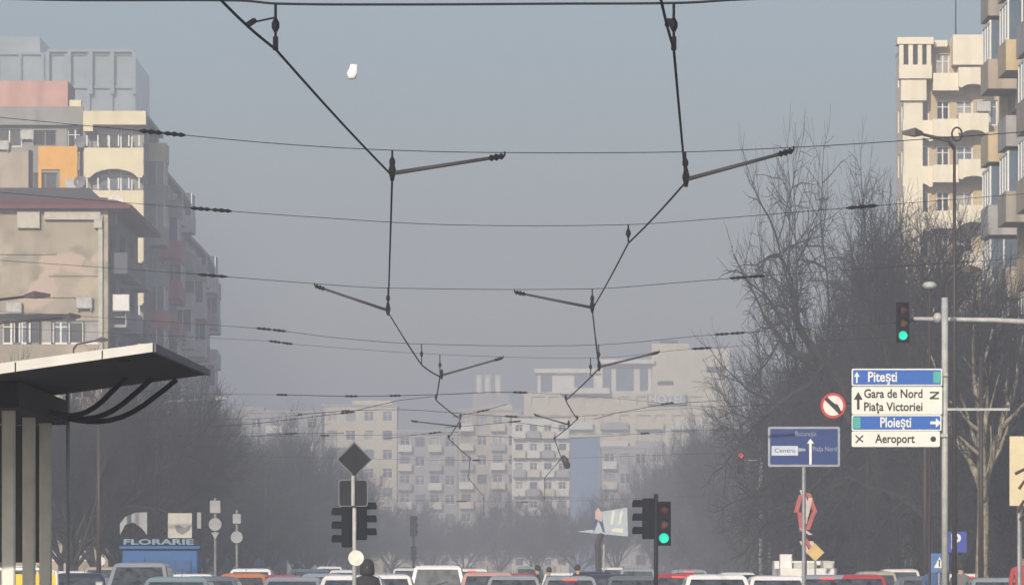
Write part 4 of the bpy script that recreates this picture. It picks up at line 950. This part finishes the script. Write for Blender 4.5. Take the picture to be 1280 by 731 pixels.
# cream poster at the right edge
dq = 112.0
t = thing('poster_board', 'cream poster with dark brush marks cut by the right edge', 'poster', (X(1300, dq), dq, .13))
b = MB(); b.box(X(1262, dq) - X(1300, dq), .9, 0, .06, Z(632, dq) - .13, Z(545, dq) - .13, bev=.01); pn = b.build('board', M('poster_cream', (.62, .55, .36), .7, vary=.06), t)
ink = M('poster_ink', (.08, .05, .04), .8); b = MB()
for (x0, z0, pts) in ((-.45, 2.55, [(0, 0), (.12, .2), (.25, .25), (.2, .0), (.05, -.15), (.2, -.25)]), (-.5, 3.3, [(0, .0), (.2, .1), (.35, .05)]), (-.42, 3.0, [(0, 0), (.1, .15), (.3, .1)]), (-.35, 1.95, [(0, .3), (.12, .1), (.3, .2), (.4, .0)])):
    b.tube([(x0 + x, -.008, z0 + z) for x, z in pts], .03, 4)
b.build('ink_marks', ink, pn)
for x in (-.4, .7):
    b = MB(); b.tube([(x, .1, 0), (x, .1, 3.7)], .05, 8); b.build('post', galv, t)
# parking and pedestrian signs
def smallsign(name, label, px, py, d, w_, h_, m, txt=None, shape='sq', lab2=None):
    t = thing(name, label, 'road sign', (X(px, d), d, .13))
    b = MB(); b.tube([(0, 0, 0), (0, 0, Z(py, d) - .13 + h_)], .035, 8); b.build('pole', galv, t)
    b = MB(); b.prism(roundsq(w_, h_, .03) if shape == 'sq' else (disc(w_) if shape == 'disc' else (diamond(w_) if shape == 'dia' else [(-w_, w_), (0, -w_), (w_, w_)])), -.07, -.045); f = b.build('panel', m, t, (0, 0, Z(py, d) - .13))
    if txt: lettering(txt, h_ * 2.0, swhite, f, (0, -.075, 0), bold=.01)
    return t, f
smallsign('parking_sign', 'blue square parking sign with a white P among the right-hand trunks', 1195, 677, 140, .26, .26, M('parking_blue', (.03, .06, .33), .5), 'P')
t, f = smallsign('crossing_sign', 'small blue and white pedestrian sign at the foot of the sign pole', 1174, 703, 142, .24, .24, M('pale_sign_blue', (.06, .16, .38), .5))
b = MB(); b.prism([(-.14, -.13), (.14, -.13), (0, .15)], -.078, -.0705); tr_ = b.build('triangle', swhite, f)
b = MB(); b.tube([(0, -.082, -.09), (.0, -.082, .02)], .018, 5); b.lathe([(.0, -.084), (.025, -.084), (.025, -.079), (0, -.079)], (0, 0, .055), 10, 'y'); b.build('pictogram', sblk, tr_)
smallsign('priority_sign', 'yellow diamond priority sign in front of the red and white barrier stack', 1019, 690, 188, .30, .30, M('sign_yellow', (.62, .44, .16), .5), shape='dia')
# red and white work-site post
t = thing('warning_banner', 'twisted red and white striped banner hung on a post above the white truck', 'banner', (X(1007, 192), 192, .13))
k = 192 / F
b = MB(); b.tube([(0, .1, 0), (0, .1, Z(612, 192) - .13)], .05, 8); b.build('post', rustm, t)
pts = [(-12, 617), (-4, 622), (3, 640), (-2, 655), (-8, 662)]
for i, (a0, b0, a1, b1, mm_) in enumerate(((-12, 640, -6, 618, 'r'), (-5, 612, 2, 634, 'w'), (3, 616, 12, 640, 'r'), (6, 622, -2, 655, 'w'), (10, 640, 2, 662, 'r'), (-8, 640, -5, 664, 'r'), (-6, 660, 6, 668, 'w'), (-2, 672, 10, 690, 'r'), (-6, 676, 4, 692, 'w'), (6, 676, 16, 694, 'w'))):
    b = MB(); x0_, x1_ = a0 * k, a1 * k; z0_, z1_ = Z(b0, 192) - .13, Z(b1, 192) - .13; ww = .075
    b.prism([(x0_ - ww, z0_), (x0_ + ww, z0_), (x1_ + ww, z1_), (x1_ - ww, z1_)], -.06 - .03 * i, -.04 - .03 * i); b.build('strip', M('banner_red', (.45, .10, .09), .8) if mm_ == 'r' else M('banner_white', (.6, .48, .45), .8), t)
# billboard
t = thing('billboard', 'pale slanted billboard showing a figure, on a bent brown post', 'billboard', (X(753, 250), 250, .0))
k = 250 / F; z = lambda py: Z(py, 250)
b = MB(); b.prism([(-32 * k, z(664)), (32 * k, z(670)), (31 * k, z(634)), (-8 * k, z(640)), (-9 * k, z(661))], 0, .2); pn = b.build('board', M('billboard_pale', (.42, .50, .55), .6, vary=.12), t)
b = MB(); b.prism([(-11 * k, z(665)), (-5 * k, z(650)), (1 * k, z(665)), (3 * k, z(665)), (-1 * k, z(645)), (-6 * k, z(643)), (-12 * k, z(650))], -.02, -.002); b.build('figure', M('billboard_navy', (.05, .07, .16), .7), pn)
b = MB(); b.prism([(-9 * k, z(648)), (-1 * k, z(652)), (0, z(642)), (-5 * k, z(634)), (-9 * k, z(638))], -.03, -.021); b.build('figure_face', M('billboard_pink', (.6, .42, .40), .7), pn)
b = MB(); b.prism([(12 * k, z(664)), (26 * k, z(666)), (26 * k, z(660)), (12 * k, z(660))], -.02, -.002); b.prism([(10 * k, z(655)), (13 * k, z(655)), (16 * k, z(638)), (13 * k, z(638))], -.02, -.002); b.prism([(20 * k, z(655)), (23 * k, z(655)), (26 * k, z(638)), (23 * k, z(638))], -.02, -.002); b.build('panel_marks', swhite, pn)
b = MB(); b.tube([(-4 * k, .1, 0), (-5 * k, .1, z(690)), (-6 * k, .1, z(680)), (-1 * k, .1, z(666))], .14, 8); b.build('post', rustm, t); b = MB(); b.tube([(2 * k, .1, 0), (2 * k, .1, z(680))], .05, 8); b.build('thin_post', paleiron, t)

# signs and boards behind the blue kiosk
def board(name, label, cat, px, py0, py1, w_, d, m, arch=False):
    t = thing(name, label, cat, (X(px, d), d, .0)); zb, zt = Z(py1, d), Z(py0, d); ww = w_ * d / F / 2
    poly = [(-ww, zb), (ww, zb), (ww, zt), (-ww, zt)]
    if arch: poly = [(-ww, zb), (-ww * .6, zb + (zt - zb) * .45), (0, zb + (zt - zb) * .55), (ww * .6, zb + (zt - zb) * .3), (ww, zb), (ww, zt), (ww * .2, zt), (-ww * .6, zb + (zt - zb) * .8), (-ww, zb + (zt - zb) * .5)]
    b = MB(); b.prism(poly, -.06, 0); b.build('panel', m, t)
    b = MB(); b.tube([(0, .05, 0), (0, .05, zt)], .05, 6); b.build('post', darkm, t); return t
sgnpale = M('pale_board_face', (.30, .31, .33), .7, vary=.15, scale=2)
board('awning', 'pale curved awning above the left end of the blue kiosk', 'awning', 167, 640, 668, 34, 188, sgnpale, True)
t = board('advert_board', 'cream advert board with a dark crescent shape above the blue kiosk', 'advert', 225, 641, 672, 30, 190, M('cream_board', (.45, .45, .40), .7, vary=.1))
b = MB(); b.prism([(-.12, Z(664, 190)), (.08, Z(668, 190)), (.32, Z(662, 190)), (.36, Z(656, 190)), (.16, Z(660, 190)), (-.04, Z(655, 190)), (-.16, Z(657, 190))], -.08, -.062); b.build('crescent', greyf, t)
board('banner_sign', 'narrow white upright banner right of the cream advert board', 'sign', 249, 640, 660, 5, 187, sgnpale)
def multisign(label, px, items, d):
    t = thing('sign_cluster', label, 'road sign', (X(px, d), d, 0)); b = MB(); b.tube([(0, .05, 0), (0, .05, Z(items[0][1], d) + .3)], .045, 6); b.build('post', galv, t)
    for kind_, py, w_ in items:
        b = MB(); r = w_ * d / F / 2
        b.prism(disc(r) if kind_ == 'o' else ([(-r, r * .8), (0, -r), (r, r * .8)] if kind_ == 'v' else roundsq(r, r * 1.2, .03)), -.05, 0); b.build('panel', sgnpale, t, (0, 0, Z(py, d)))
multisign('pole of mixed pale signs, a round one above a triangle, right of the kiosk', 269, [('s', 633, 13), ('o', 655, 16), ('v', 669, 10)], 192)
multisign('pole with a square sign over an oval one, just left of the dark left trees', 296, [('s', 648, 10), ('o', 671, 15)], 196)
t = thing('globe_lamp', 'bright white round lamp between the dark saloon and the kiosk', 'lamp', (X(126, 225), 225, 0))
b = MB(); b.tube([(0, 0, 0), (0, 0, Z(706, 225))], .04, 8); b.build('post', darkm, t)
b = MB(); b.lathe([(.0, -.19), (.13, -.14), (.19, 0), (.13, .14), (.0, .19)], (0, 0, Z(701, 225)), 14); b.build('globe', M('globe_white', (.85, .8, .75), .4, emit=(1, .92, .85), estr=.8), t, smooth=True)

# ------------------------------------------------------------------ street lamps
def lamp(label, px, d, z, arm, hl=.75, m=rustm, ring=False, tilt=.0):
    t = thing('street_lamp', label, 'street lamp', (X(px, d), d, .13), group='street lamps')
    b = MB(); b.tube([(0, 0, 0), (0, 0, z * .6), (0, 0, z - .25 - .13)], [.07, .05, .035], 10); b.build('pole', m, t, smooth=True)
    s = 1 if arm > 0 else -1
    b = MB(); b.tube([(0, 0, z - .4), (s * .15, 0, z - .2 - tilt), (arm - s * hl, 0, z - .06)], [.05, .045, .035], 8); b.build('arm', m, t, smooth=True)
    b = MB(); xa, xb = arm - s * hl, arm; b.loft([[(xa, -.06, z - .08), (xa, .06, z - .08), (xa, .05, z + .0), (xa, -.05, z + .0)], [((xa * .6 + xb * .4), -.15, z - .11), ((xa * .6 + xb * .4), .15, z - .11), ((xa * .6 + xb * .4), .1, z + .1), ((xa * .6 + xb * .4), -.1, z + .1)], [(xb, -.05, z - .06), (xb, .05, z - .06), (xb, .04, z + .02), (xb, -.04, z + .02)]])
    hd_ = fixn(b.build('lamp_head', m, t))
    if ring: b = MB(); b.tube([(.12 * math.cos(a * PI / 8) + .06, 0, z - .05 + .16 * math.sin(a * PI / 8)) for a in range(17)], .025, 6); b.build('ring', m, t)
    return t
lamp('brown street lamp reaching in highest from the left edge before the stained wall', -30, 158, Z(374, 158), 2.1, .75)
lamp('brown street lamp whose arm crosses the loggia windows of the stained building', -5, 175, Z(400, 175), 2.65, .55)
lamp('short-headed street lamp just above the shelter roof corner', 92, 235, Z(428, 235), 1.5, .6)
lamp('faint street lamp farther off, right of the shelter roof tip', 205, 300, Z(500, 300), 3.4, .8, galv)
lamp('tall dark lamp with a long level arm and ring before the ivory block', 1193, 134, Z(172, 134), -1.25, .5, rustm, ring=True)
lamp('brown street lamp with its head among the branches above the mast arm', 1184, 152, Z(342, 152), .9, .5, rustm)
lamp('pale far lamp arching left above the red signal', 962, 260, Z(512, 260), -1.3, .5, paleiron)
lamp('pale lamp post just right of the red signal', 950, 285, Z(538, 285), -1.4, .45, paleiron)
t = thing('traffic_signal', 'small red-lit traffic light on a thin arm left of the navy sign', 'traffic light', (X(926, 240), 240, 0))
b = MB(); b.tube([(.9, .1, 0), (.9, .1, Z(575, 240)), (.0, .1, Z(575, 240))], .05, 8); b.build('pole', galv, t); hh = head(t, (0, 0, Z(578, 240)), 0, lit=0, s=1.0)
# globes on a plain post
t = thing('street_lamp', 'round-headed lamp on the pole right behind the four-row sign', 'street lamp', (X(1162, 135), 135, .13), group='street lamps')
b = MB(); b.tube([(0, 0, 0), (0, 0, Z(362, 135) - .13)], .03, 8); b.build('pole', rustm, t); b = MB(); b.lathe([(.0, 0), (.12, .02), (.19, .1), (.12, .18), (0, .2)], (0, 0, Z(362, 135) - .13), 14); b.build('globe', paleiron, t, smooth=True)

# ------------------------------------------------------------------ overhead line
def node_z(py, d): return Z(py, d)
CW = 5.99
def contact(label, pts):
    t = thing('contact_wire', label, 'wire', (pts[0][1], pts[0][0], CW))
    o0 = Vector((pts[0][1], pts[0][0], CW)); P3 = []
    for i in range(len(pts) - 1):
        (d0, x0), (d1, x1) = pts[i], pts[i + 1]
        for k_ in range(6):
            a = k_ / 6; P3.append(Vector((x0 + (x1 - x0) * a, d0 + (d1 - d0) * a, CW - .02 * math.sin(PI * a))) - o0)
    P3.append(Vector((pts[-1][1], pts[-1][0], CW)) - o0)
    b = MB(); b.tube(P3, [.0125 if p.y + o0.y < 110 else .017 for p in P3], 6); b.build('wire', wirem, t)
    return t
LW = [(-60, -1.9), (20, -2.5), (45, -2.37), (49.5, -2.09), (65, -1.39), (98, -2.17), (122, -1.97), (129, -1.66), (146, -1.98), (163, -1.5), (185, -2.1), (215, -1.6), (255, -2), (310, -1.6), (400, -2)]
RW = [(-60, 1.7), (20, 1.3), (45, 1.19), (49.5, 1.43), (66, 2.05), (78, 1.62), (97, 1.39), (124, 1.93), (146, 1.4), (163, 1.9), (185, 1.4), (215, 1.9), (255, 1.5), (310, 1.8), (400, 1.6)]
contact('left overhead tram wire zigzagging down the street', LW); contact('right overhead tram wire zigzagging down the street', RW)
def interp(W, d):
    for i in range(len(W) - 1):
        if W[i][0] <= d <= W[i + 1][0]:
            a = (d - W[i][0]) / (W[i + 1][0] - W[i][0]); return W[i][1] + (W[i + 1][1] - W[i][1]) * a
def insul(mb, p, q, r=.03):
    p, q = Vector(p), Vector(q); pts = [p.lerp(q, a) for a in (0, .2, .35, .5, .65, .8, 1)]; mb.tube(pts, [.01, r, r * .6, r * 1.1, r * .6, r, .01], 6)
def span(n, d, pts, drops, ins, r=.009, poles=True, label=None, dl_=0.0):
    """pts: (px,py) along the wire at distance d; drops: (px,py_top,py_bottom); ins: px intervals of insulators"""
    XP = 13.6
    P3 = [P(a, c, d) for a, c in pts]
    zl = P3[0].z + .3 + .004 * d * 0; zr_ = P3[-1].z + .3
    full = [Vector((-XP, d, zl))] + P3 + [Vector((XP, d, zr_))] if abs(P3[0].x) < XP else P3
    # smooth
    sm = []
    for i in range(len(full) - 1):
        p0, p1, p2, p3 = full[max(i - 1, 0)], full[i], full[i + 1], full[min(i + 2, len(full) - 1)]
        for k_ in range(6):
            u = k_ / 6; q = p1.lerp(p2, u)
            m1 = (p2.z - p0.z) / max(.1, p2.x - p0.x) * (p2.x - p1.x); m2 = (p3.z - p1.z) / max(.1, p3.x - p1.x) * (p2.x - p1.x)
            q.z = (2 * u ** 3 - 3 * u * u + 1) * p1.z + (u ** 3 - 2 * u * u + u) * m1 + (-2 * u ** 3 + 3 * u * u) * p2.z + (u ** 3 - u * u) * m2
            sm.append(q)
    sm.append(full[-1])
    o0 = sm[len(sm) // 2].copy()
    t = thing('span_wire', label, 'wire', tuple(o0), group='span wires carrying the tram lines')
    x_in = [X(q, d) for ab in ins for q in ab]; lo = min(x_in) if x_in and min(x_in) < 0 else -99; hi = max(x_in) if x_in and max(x_in) > 0 else 99
    b = MB(); b.tube([q - o0 for q in sm], [r if lo <= q.x <= hi else .0035 + d * .00001 for q in sm], 6); b.build('wire', wirem, t)
    def zat(x):
        for i in range(len(sm) - 1):
            if sm[i].x <= x <= sm[i + 1].x: return sm[i].lerp(sm[i + 1], (x - sm[i].x) / max(1e-6, sm[i + 1].x - sm[i].x))
        return sm[0]
    for a, c in ins:
        p, q = zat(X(a, d)), zat(X(c, d)); b = MB(); insul(b, p - o0, q - o0, .026 + d * .00008); b.build('insulator', insm, t)
    for a, c0, c1 in drops:
        wx = min((interp(W_, d) for W_ in (LW, RW)), key=lambda q: abs(q - X(a, d)))
        top = zat(wx); bot = Vector((top.x, d, CW + .02)); b = MB(); b.tube([top - o0, bot - o0], .014, 6)
        m_ = (top + bot) / 2 - o0; b.tube([m_ + Vector((0, 0, .06)), m_ + Vector((0, 0, .02)), m_ - Vector((0, 0, .02)), m_ - Vector((0, 0, .06))], [.015, .035, .035, .015], 8)
        b.build('dropper', insm, t)
    if poles:
        for s_, zz_ in ((-1, zl), (1, zr_)):
            if d in POLED: continue
            pl = thing('catenary_pole', 'grey overhead line pole holding the %s end of the %s span wire' % ('left' if s_ < 0 else 'right', n), 'pole', (s_ * (XP + .05), d, .13 if not 127 < d < 167 else .004), group='poles of the overhead line')
            b = MB(); b.tube([(0, 0, 0), (0, 0, zz_ + .5)], [.09, .06], 10); b.build('shaft', rustm, pl, smooth=True)
            b = MB(); b.tube([(0, 0, zz_ - .2), (-s_ * .07, 0, zz_ - .13)], .03, 6); b.build('bracket', galv, pl)
    return t
POLED = set()
NW = ['nearest', 'second', 'third', 'fourth', 'fifth', 'sixth', 'seventh', 'eighth', 'ninth', 'tenth', 'eleventh']
span('nearest', 49.5, [(-300, -12), (60, 0), (300, 1), (347, 5), (500, 6), (700, 5), (851, 4), (920, 0), (1500, -25)], [(347, 0, 0), (851, 0, 0)], [], .012, label='thick span wire crossing at the very top of the view')
span('second', 65, [(-300, 120), (178, 164), (350, 180), (493, 188), (640, 191), (856, 190), (980, 185), (1100, 178), (1500, 150)], [(493, 0, 0), (856, 0, 0)], [(174, 204), (204, 232)], .0055, label='span wire second from the top, crossing above the two right-leaning arms')
span('third', 78, [(-300, 215), (238, 260), (400, 272), (560, 281), (779, 281), (900, 273), (1060, 260), (1500, 225)], [(779, 0, 0)], [(238, 264), (264, 290), (1057, 1098)], .0055, label='span wire third from the top, holding the right line only')
span('fourth', 97, [(-300, 300), (248, 343), (400, 355), (485, 360), (738, 361), (850, 353), (950, 345), (1500, 305)], [(485, 0, 0), (738, 0, 0)], [(246, 285), (912, 934), (934, 956)], .0065, label='span wire fourth from the top, crossing above the two left-leaning arms')
span('fifth', 122, [(-300, 370), (320, 410), (420, 422), (530, 430), (745, 431), (895, 418), (1500, 380)], [(527, 0, 0), (745, 0, 0)], [(320, 340), (340, 358), (893, 912), (912, 932)], .007, label='span wire fifth from the top, level with the cream penthouse roof')
span('sixth', 129, [(-300, 395), (336, 426), (366, 430), (553, 443), (750, 447), (865, 436), (1500, 400)], [(553, 0, 0), (750, 0, 0)], [(336, 352), (352, 366), (864, 890)], .005, label='thin span wire sixth from the top above the paired short arms')
span('seventh', 146, [(-300, 465), (262, 492), (340, 493), (445, 495), (545, 493), (640, 490), (760, 497), (905, 508), (1500, 480)], [(545, 0, 0), (764, 0, 0)], [(345, 360), (430, 448), (486, 502), (640, 660)], .012, label='dark thick span wire seventh from the top over the stained block')
span('eighth', 163, [(-300, 520), (300, 524), (420, 514), (510, 512), (610, 519), (705, 521), (820, 512), (1500, 480)], [(572, 0, 0), (718, 0, 0)], [(372, 378), (426, 438), (630, 648)], .010, label='span wire eighth from the top crossing the pale cream block')
span('ninth', 185, [(60, 540), (280, 545), (560, 543), (700, 548), (860, 538), (1200, 530)], [(560, 0, 0), (692, 0, 0)], [(400, 412), (800, 812)], .007, label='span wire ninth from the top, level with the top of the navy sign')
span('tenth', 215, [(170, 568), (300, 570), (600, 575), (720, 572), (900, 566), (1080, 560)], [(588, 0, 0), (702, 0, 0)], [(590, 600)], .006, label='span wire tenth from the top, level with the diamond sign')
span('eleventh', 310, [(320, 620), (480, 624), (640, 627), (760, 624), (930, 616)], [(604, 0, 0), (680, 0, 0)], [(570, 584), (650, 662)], .006, label='faint lowest span wire across the far facades')
def steady(label, d, node_x, end_px, end_py):
    n = Vector((node_x, d, CW + .03)); e = P(end_px, end_py, d)
    t = thing('steady_arm', label, 'steady arm', tuple(n), group='steady arms of the overhead line')
    v = e - n; b = MB(); b.tube([Vector((0, 0, 0)), v * .87], [.026, .020], 8); b.build('tube', M('arm_steel', (.04, .04, .043), .7, 0), t, smooth=True)
    b = MB(); insul(b, v * .85, v * 1.0, .045); b.build('insulator', insm, t)
    b = MB(); b.tube([(0, 0, -.09), (0, 0, .03), (0, 0, .14)], [.02, .045, .02], 8); b.build('clamp', insm, t)
    b = MB(); b.tube([v * 1.0, v * 1.0 + Vector((0, 0, .05))], .012); b.build('hook', insm, t)
steady('upper left arm pointing right from the left tram wire', 65, -1.39, 631, 195)
steady('upper right arm pointing right from the right tram wire', 66, 2.05, 992, 188)
steady('left arm pointing left from the left tram wire', 98, -2.17, 393, 357)
steady('middle arm pointing left from the right tram wire', 97, 1.39, 643, 365)
steady('short arm pointing right below the left tram wire bend', 129, -1.62, 629, 447)
steady('short arm pointing right in front of the cream penthouse', 124, 1.93, 824, 440)
steady('faint arm pointing left before the stained block', 172, -1.6, 514, 526)
steady('faint arm pointing right above the narrow light block', 170, 1.72, 668, 518)
for nm, W, d, off in (('left', LW, 49.5, -.15), ('right', RW, 49.5, .12)):
    x = interp(W, d); t = thing('pull_off', 'small forked hanger on the %s tram wire at the top of the view' % nm, 'hanger', (x, d, CW + .01))
    top = Vector((0.0, 0, .27)); b = MB(); xa = interp(W, d - 2.2) - x
    b.tube([top, Vector((xa, -2.2, 0))], .009); b.build('stay', insm, t)
    b = MB(); b.tube([Vector((xa * .8, -1.8, .06)), Vector((xa, -2.2, -.01))], .026, 8); b.tube([Vector((0, 0, .1)), Vector((0, 0, -.02))], .024, 8); b.build('clamp', insm, t)
for lb, d, pts in (('thin stay rising to the left tram wire from the pale cream block', 150, [(262, 534), (330, 528), (430, 516), (500, 500), (545, 495)]), ('short dark stay over the stained block', 166, [(566, 521), (600, 514), (634, 505)]), ('sagging stay between the two lines above the narrow light block', 178, [(556, 534), (600, 531), (640, 527), (690, 534), (712, 536)]),
                   ('stay running right from the narrow light block over the blue slab', 168, [(742, 524), (770, 516), (830, 505), (905, 500)]), ('low thin stay left of the diamond sign', 172, [(300, 546), (360, 542), (430, 541)]), ('low thin stay right of the diamond sign', 176, [(480, 548), (540, 541), (572, 540)])):
    o0 = P(*pts[0], d); t = thing('stay_wire', lb, 'wire', tuple(o0)); b = MB(); b.tube([P(a, c, d) - o0 for a, c in pts], .009, 5); b.build('wire', wirem, t)
    b = MB(); k_ = len(pts) // 2; p, q = P(*pts[k_], d), P(*pts[k_ - 1], d); v_ = (q - p).normalized() * .3; insul(b, p - o0 - v_, p - o0 + v_ * .4, .035); b.build('insulator', insm, t)
# hanging dark box
t = thing('hanging_lamp', 'small dark lamp hanging tilted from a span wire left of the blue slab', 'lamp', tuple(P(706, 571, 215)))
b = MB(); b.tube([(-.08, 0, .05), (0, 0, -.1), (.1, 0, -.35), (.11, 0, -.45)], [.07, .13, .13, .07], 10); b.build('housing', blackp, t, smooth=True)
b = MB(); b.tube([(-.08, 0, .05), (-.09, 0, .1)], .02); b.build('hook', darkm, t)
# likely windscreen mark, built as a small floating white speck
t = MB(); rg = []
rb = random.Random(4)
for i, (r_, z_) in enumerate(((.02, -.11), (.06, -.09), (.075, -.02), (.065, .06), (.05, .1), (.01, .115))):
    rg.append([(r_ * math.cos(a * PI / 5) * rb.uniform(.75, 1.2) + z_ * .15, r_ * .7 * math.sin(a * PI / 5) * rb.uniform(.7, 1.2), z_ + rb.uniform(-.01, .01)) for a in range(10)])
t.loft(rg); t.v = [(a * .8, b_ * .8, c * .72) for a, b_, c in t.v]; o = t.build('white_speck', M('speck_white', (.85, .85, .86), .5), None, tuple(P(441, 90, 60)), smooth=True); tag(o, 'small white speck floating in the sky between the tram wires', 'speck')

# ------------------------------------------------------------------ people
SK = {}
def person(label, loc, rot, jacket, trousers, hair_c=(.03, .02, .015), hood=False, stride=.15, s=1.0):
    J = [(0, 0, .95), (0, .01, 1.15), (0, 0, 1.38), (0, 0, 1.50), (0, .02, 1.60), (0, .02, 1.72),
         (-.19, 0, 1.40), (-.24, -.02, 1.12), (-.22, .1, .88), (.19, 0, 1.40), (.24, .02, 1.12), (.22, .08, .88),
         (-.1, 0, .90), (-.11, stride * .6, .50), (-.11, stride, .09), (-.11, stride + .15, .04), (.1, 0, .90), (.11, -stride * .3, .50), (.11, -stride, .09), (.11, -stride + .15, .04), (-.215, .13, .80), (.215, .11, .80)]
    E = [(0, 1), (1, 2), (2, 3), (3, 4), (4, 5), (2, 6), (6, 7), (7, 8), (2, 9), (9, 10), (10, 11), (0, 12), (12, 13), (13, 14), (14, 15), (0, 16), (16, 17), (17, 18), (18, 19), (8, 20), (11, 21)]
    rad = [.16, .15, .15, .06, .085, .075, .07, .055, .042, .07, .055, .042, .095, .065, .05, .04, .095, .065, .05, .04, .03, .03]
    me = bpy.data.meshes.new('body'); me.from_pydata(J, E, []); o = bpy.data.objects.new('body', me); col.objects.link(o)
    md = o.modifiers.new('skin', 'SKIN'); sv = me.skin_vertices[0].data
    for i, r_ in enumerate(rad): sv[i].radius = (r_, r_ * (.72 if i < 3 else 1)); sv[i].use_root = i == 0
    ss = o.modifiers.new('sub', 'SUBSURF'); ss.levels = 2; ss.render_levels = 2
    dg = bpy.context.evaluated_depsgraph_get(); dg.update(); m2 = bpy.data.meshes.new_from_object(o.evaluated_get(dg)); bpy.data.objects.remove(o)
    m2.materials.clear()
    for m_ in (jacket, trousers, M('skin', (.45, .28, .20), .6), M('shoe', (.03, .03, .03), .6)): m2.materials.append(m_)
    for p in m2.polygons:
        c = p.center; p.use_smooth = True
        p.material_index = 2 if (c.z > 1.5 or (c.z < .86 and abs(c.x) > .18 and c.z > .7)) else (0 if c.z > .86 else (1 if c.z > .1 else 3))
    t = thing('person', label, 'person', loc, rot); t.scale = (s, s, s); inst('body', m2, t)
    b = MB(); 
    if hood: b.lathe([(.14, 1.50), (.145, 1.58), (.14, 1.68), (.11, 1.77), (.02, 1.81)], (0, -.02, 0), 14); fixn(b.build('hood', jacket, t, smooth=True))
    else: b.lathe([(.09, 1.62), (.1, 1.68), (.095, 1.74), (.06, 1.79), (.01, 1.81)], (0, -.005, 0), 14); fixn(b.build('hair', M('hair', hair_c, .7), t, smooth=True))
    b = MB(); b.tube([(0, .1, 1.66), (0, .125, 1.635)], [.012, .018], 6); b.build('nose', M('skin', (.45, .28, .20)), t)
    return t
dj = M('dark_jacket', (.02, .02, .025), .8); bj = M('blue_jacket', (.05, .10, .22), .8); gj = M('grey_jacket', (.14, .14, .15), .8); rj = M('red_jacket', (.4, .05, .05), .8); dt = M('dark_trousers', (.03, .03, .04), .85)
person('person in a dark hooded jacket standing right behind the left signal pole', (X(459, 101), 101, .004), PI, dj, dt, hood=True, stride=.03, s=.93)
person('person in a black jacket walking just right of the red hatchback', (X(672, 182), 182, .004), PI / 2, dj, dt)
person('person in a grey jacket walking between the red hatchback and the black car', (X(686, 186), 186, .004), PI / 2, gj, dt, s=.97)
person('person in a dark jacket crossing left of the bent billboard post', (X(722, 178), 178, .004), -PI / 2, dj, dt)
person('person in a blue jacket standing by the foot of the sign pole', (X(1166, 146), 146, .004), PI, bj, dt, stride=.03)
person('person in a grey jacket standing under the parking sign', (X(1201, 150), 150, .004), 0, gj, dt, stride=.04, s=.98)
person('person in a red jacket at the right edge under the cream poster', (X(1277, 124), 124, .13), PI, rj, dt, stride=.02)

# ------------------------------------------------------------------ haze
b = MB(); b.box(-1600, 1600, -170, 3100, -1, 66)
hz = b.build('haze', [], None); fixn(hz); hz['kind'] = 'stuff'
hm = bpy.data.materials.new('haze'); hm.use_nodes = True; t_ = hm.node_tree; t_.nodes.clear()
ho = t_.nodes.new('ShaderNodeOutputMaterial'); hv = t_.nodes.new('ShaderNodeVolumePrincipled'); t_.links.new(hv.outputs[0], ho.inputs['Volume'])
hv.inputs['Color'].default_value = (*HAZE_COLOR, 1); hv.inputs['Density'].default_value = HAZE_DENSITY; hv.inputs['Anisotropy'].default_value = 0.0
hz.data.materials.clear(); hz.data.materials.append(hm)
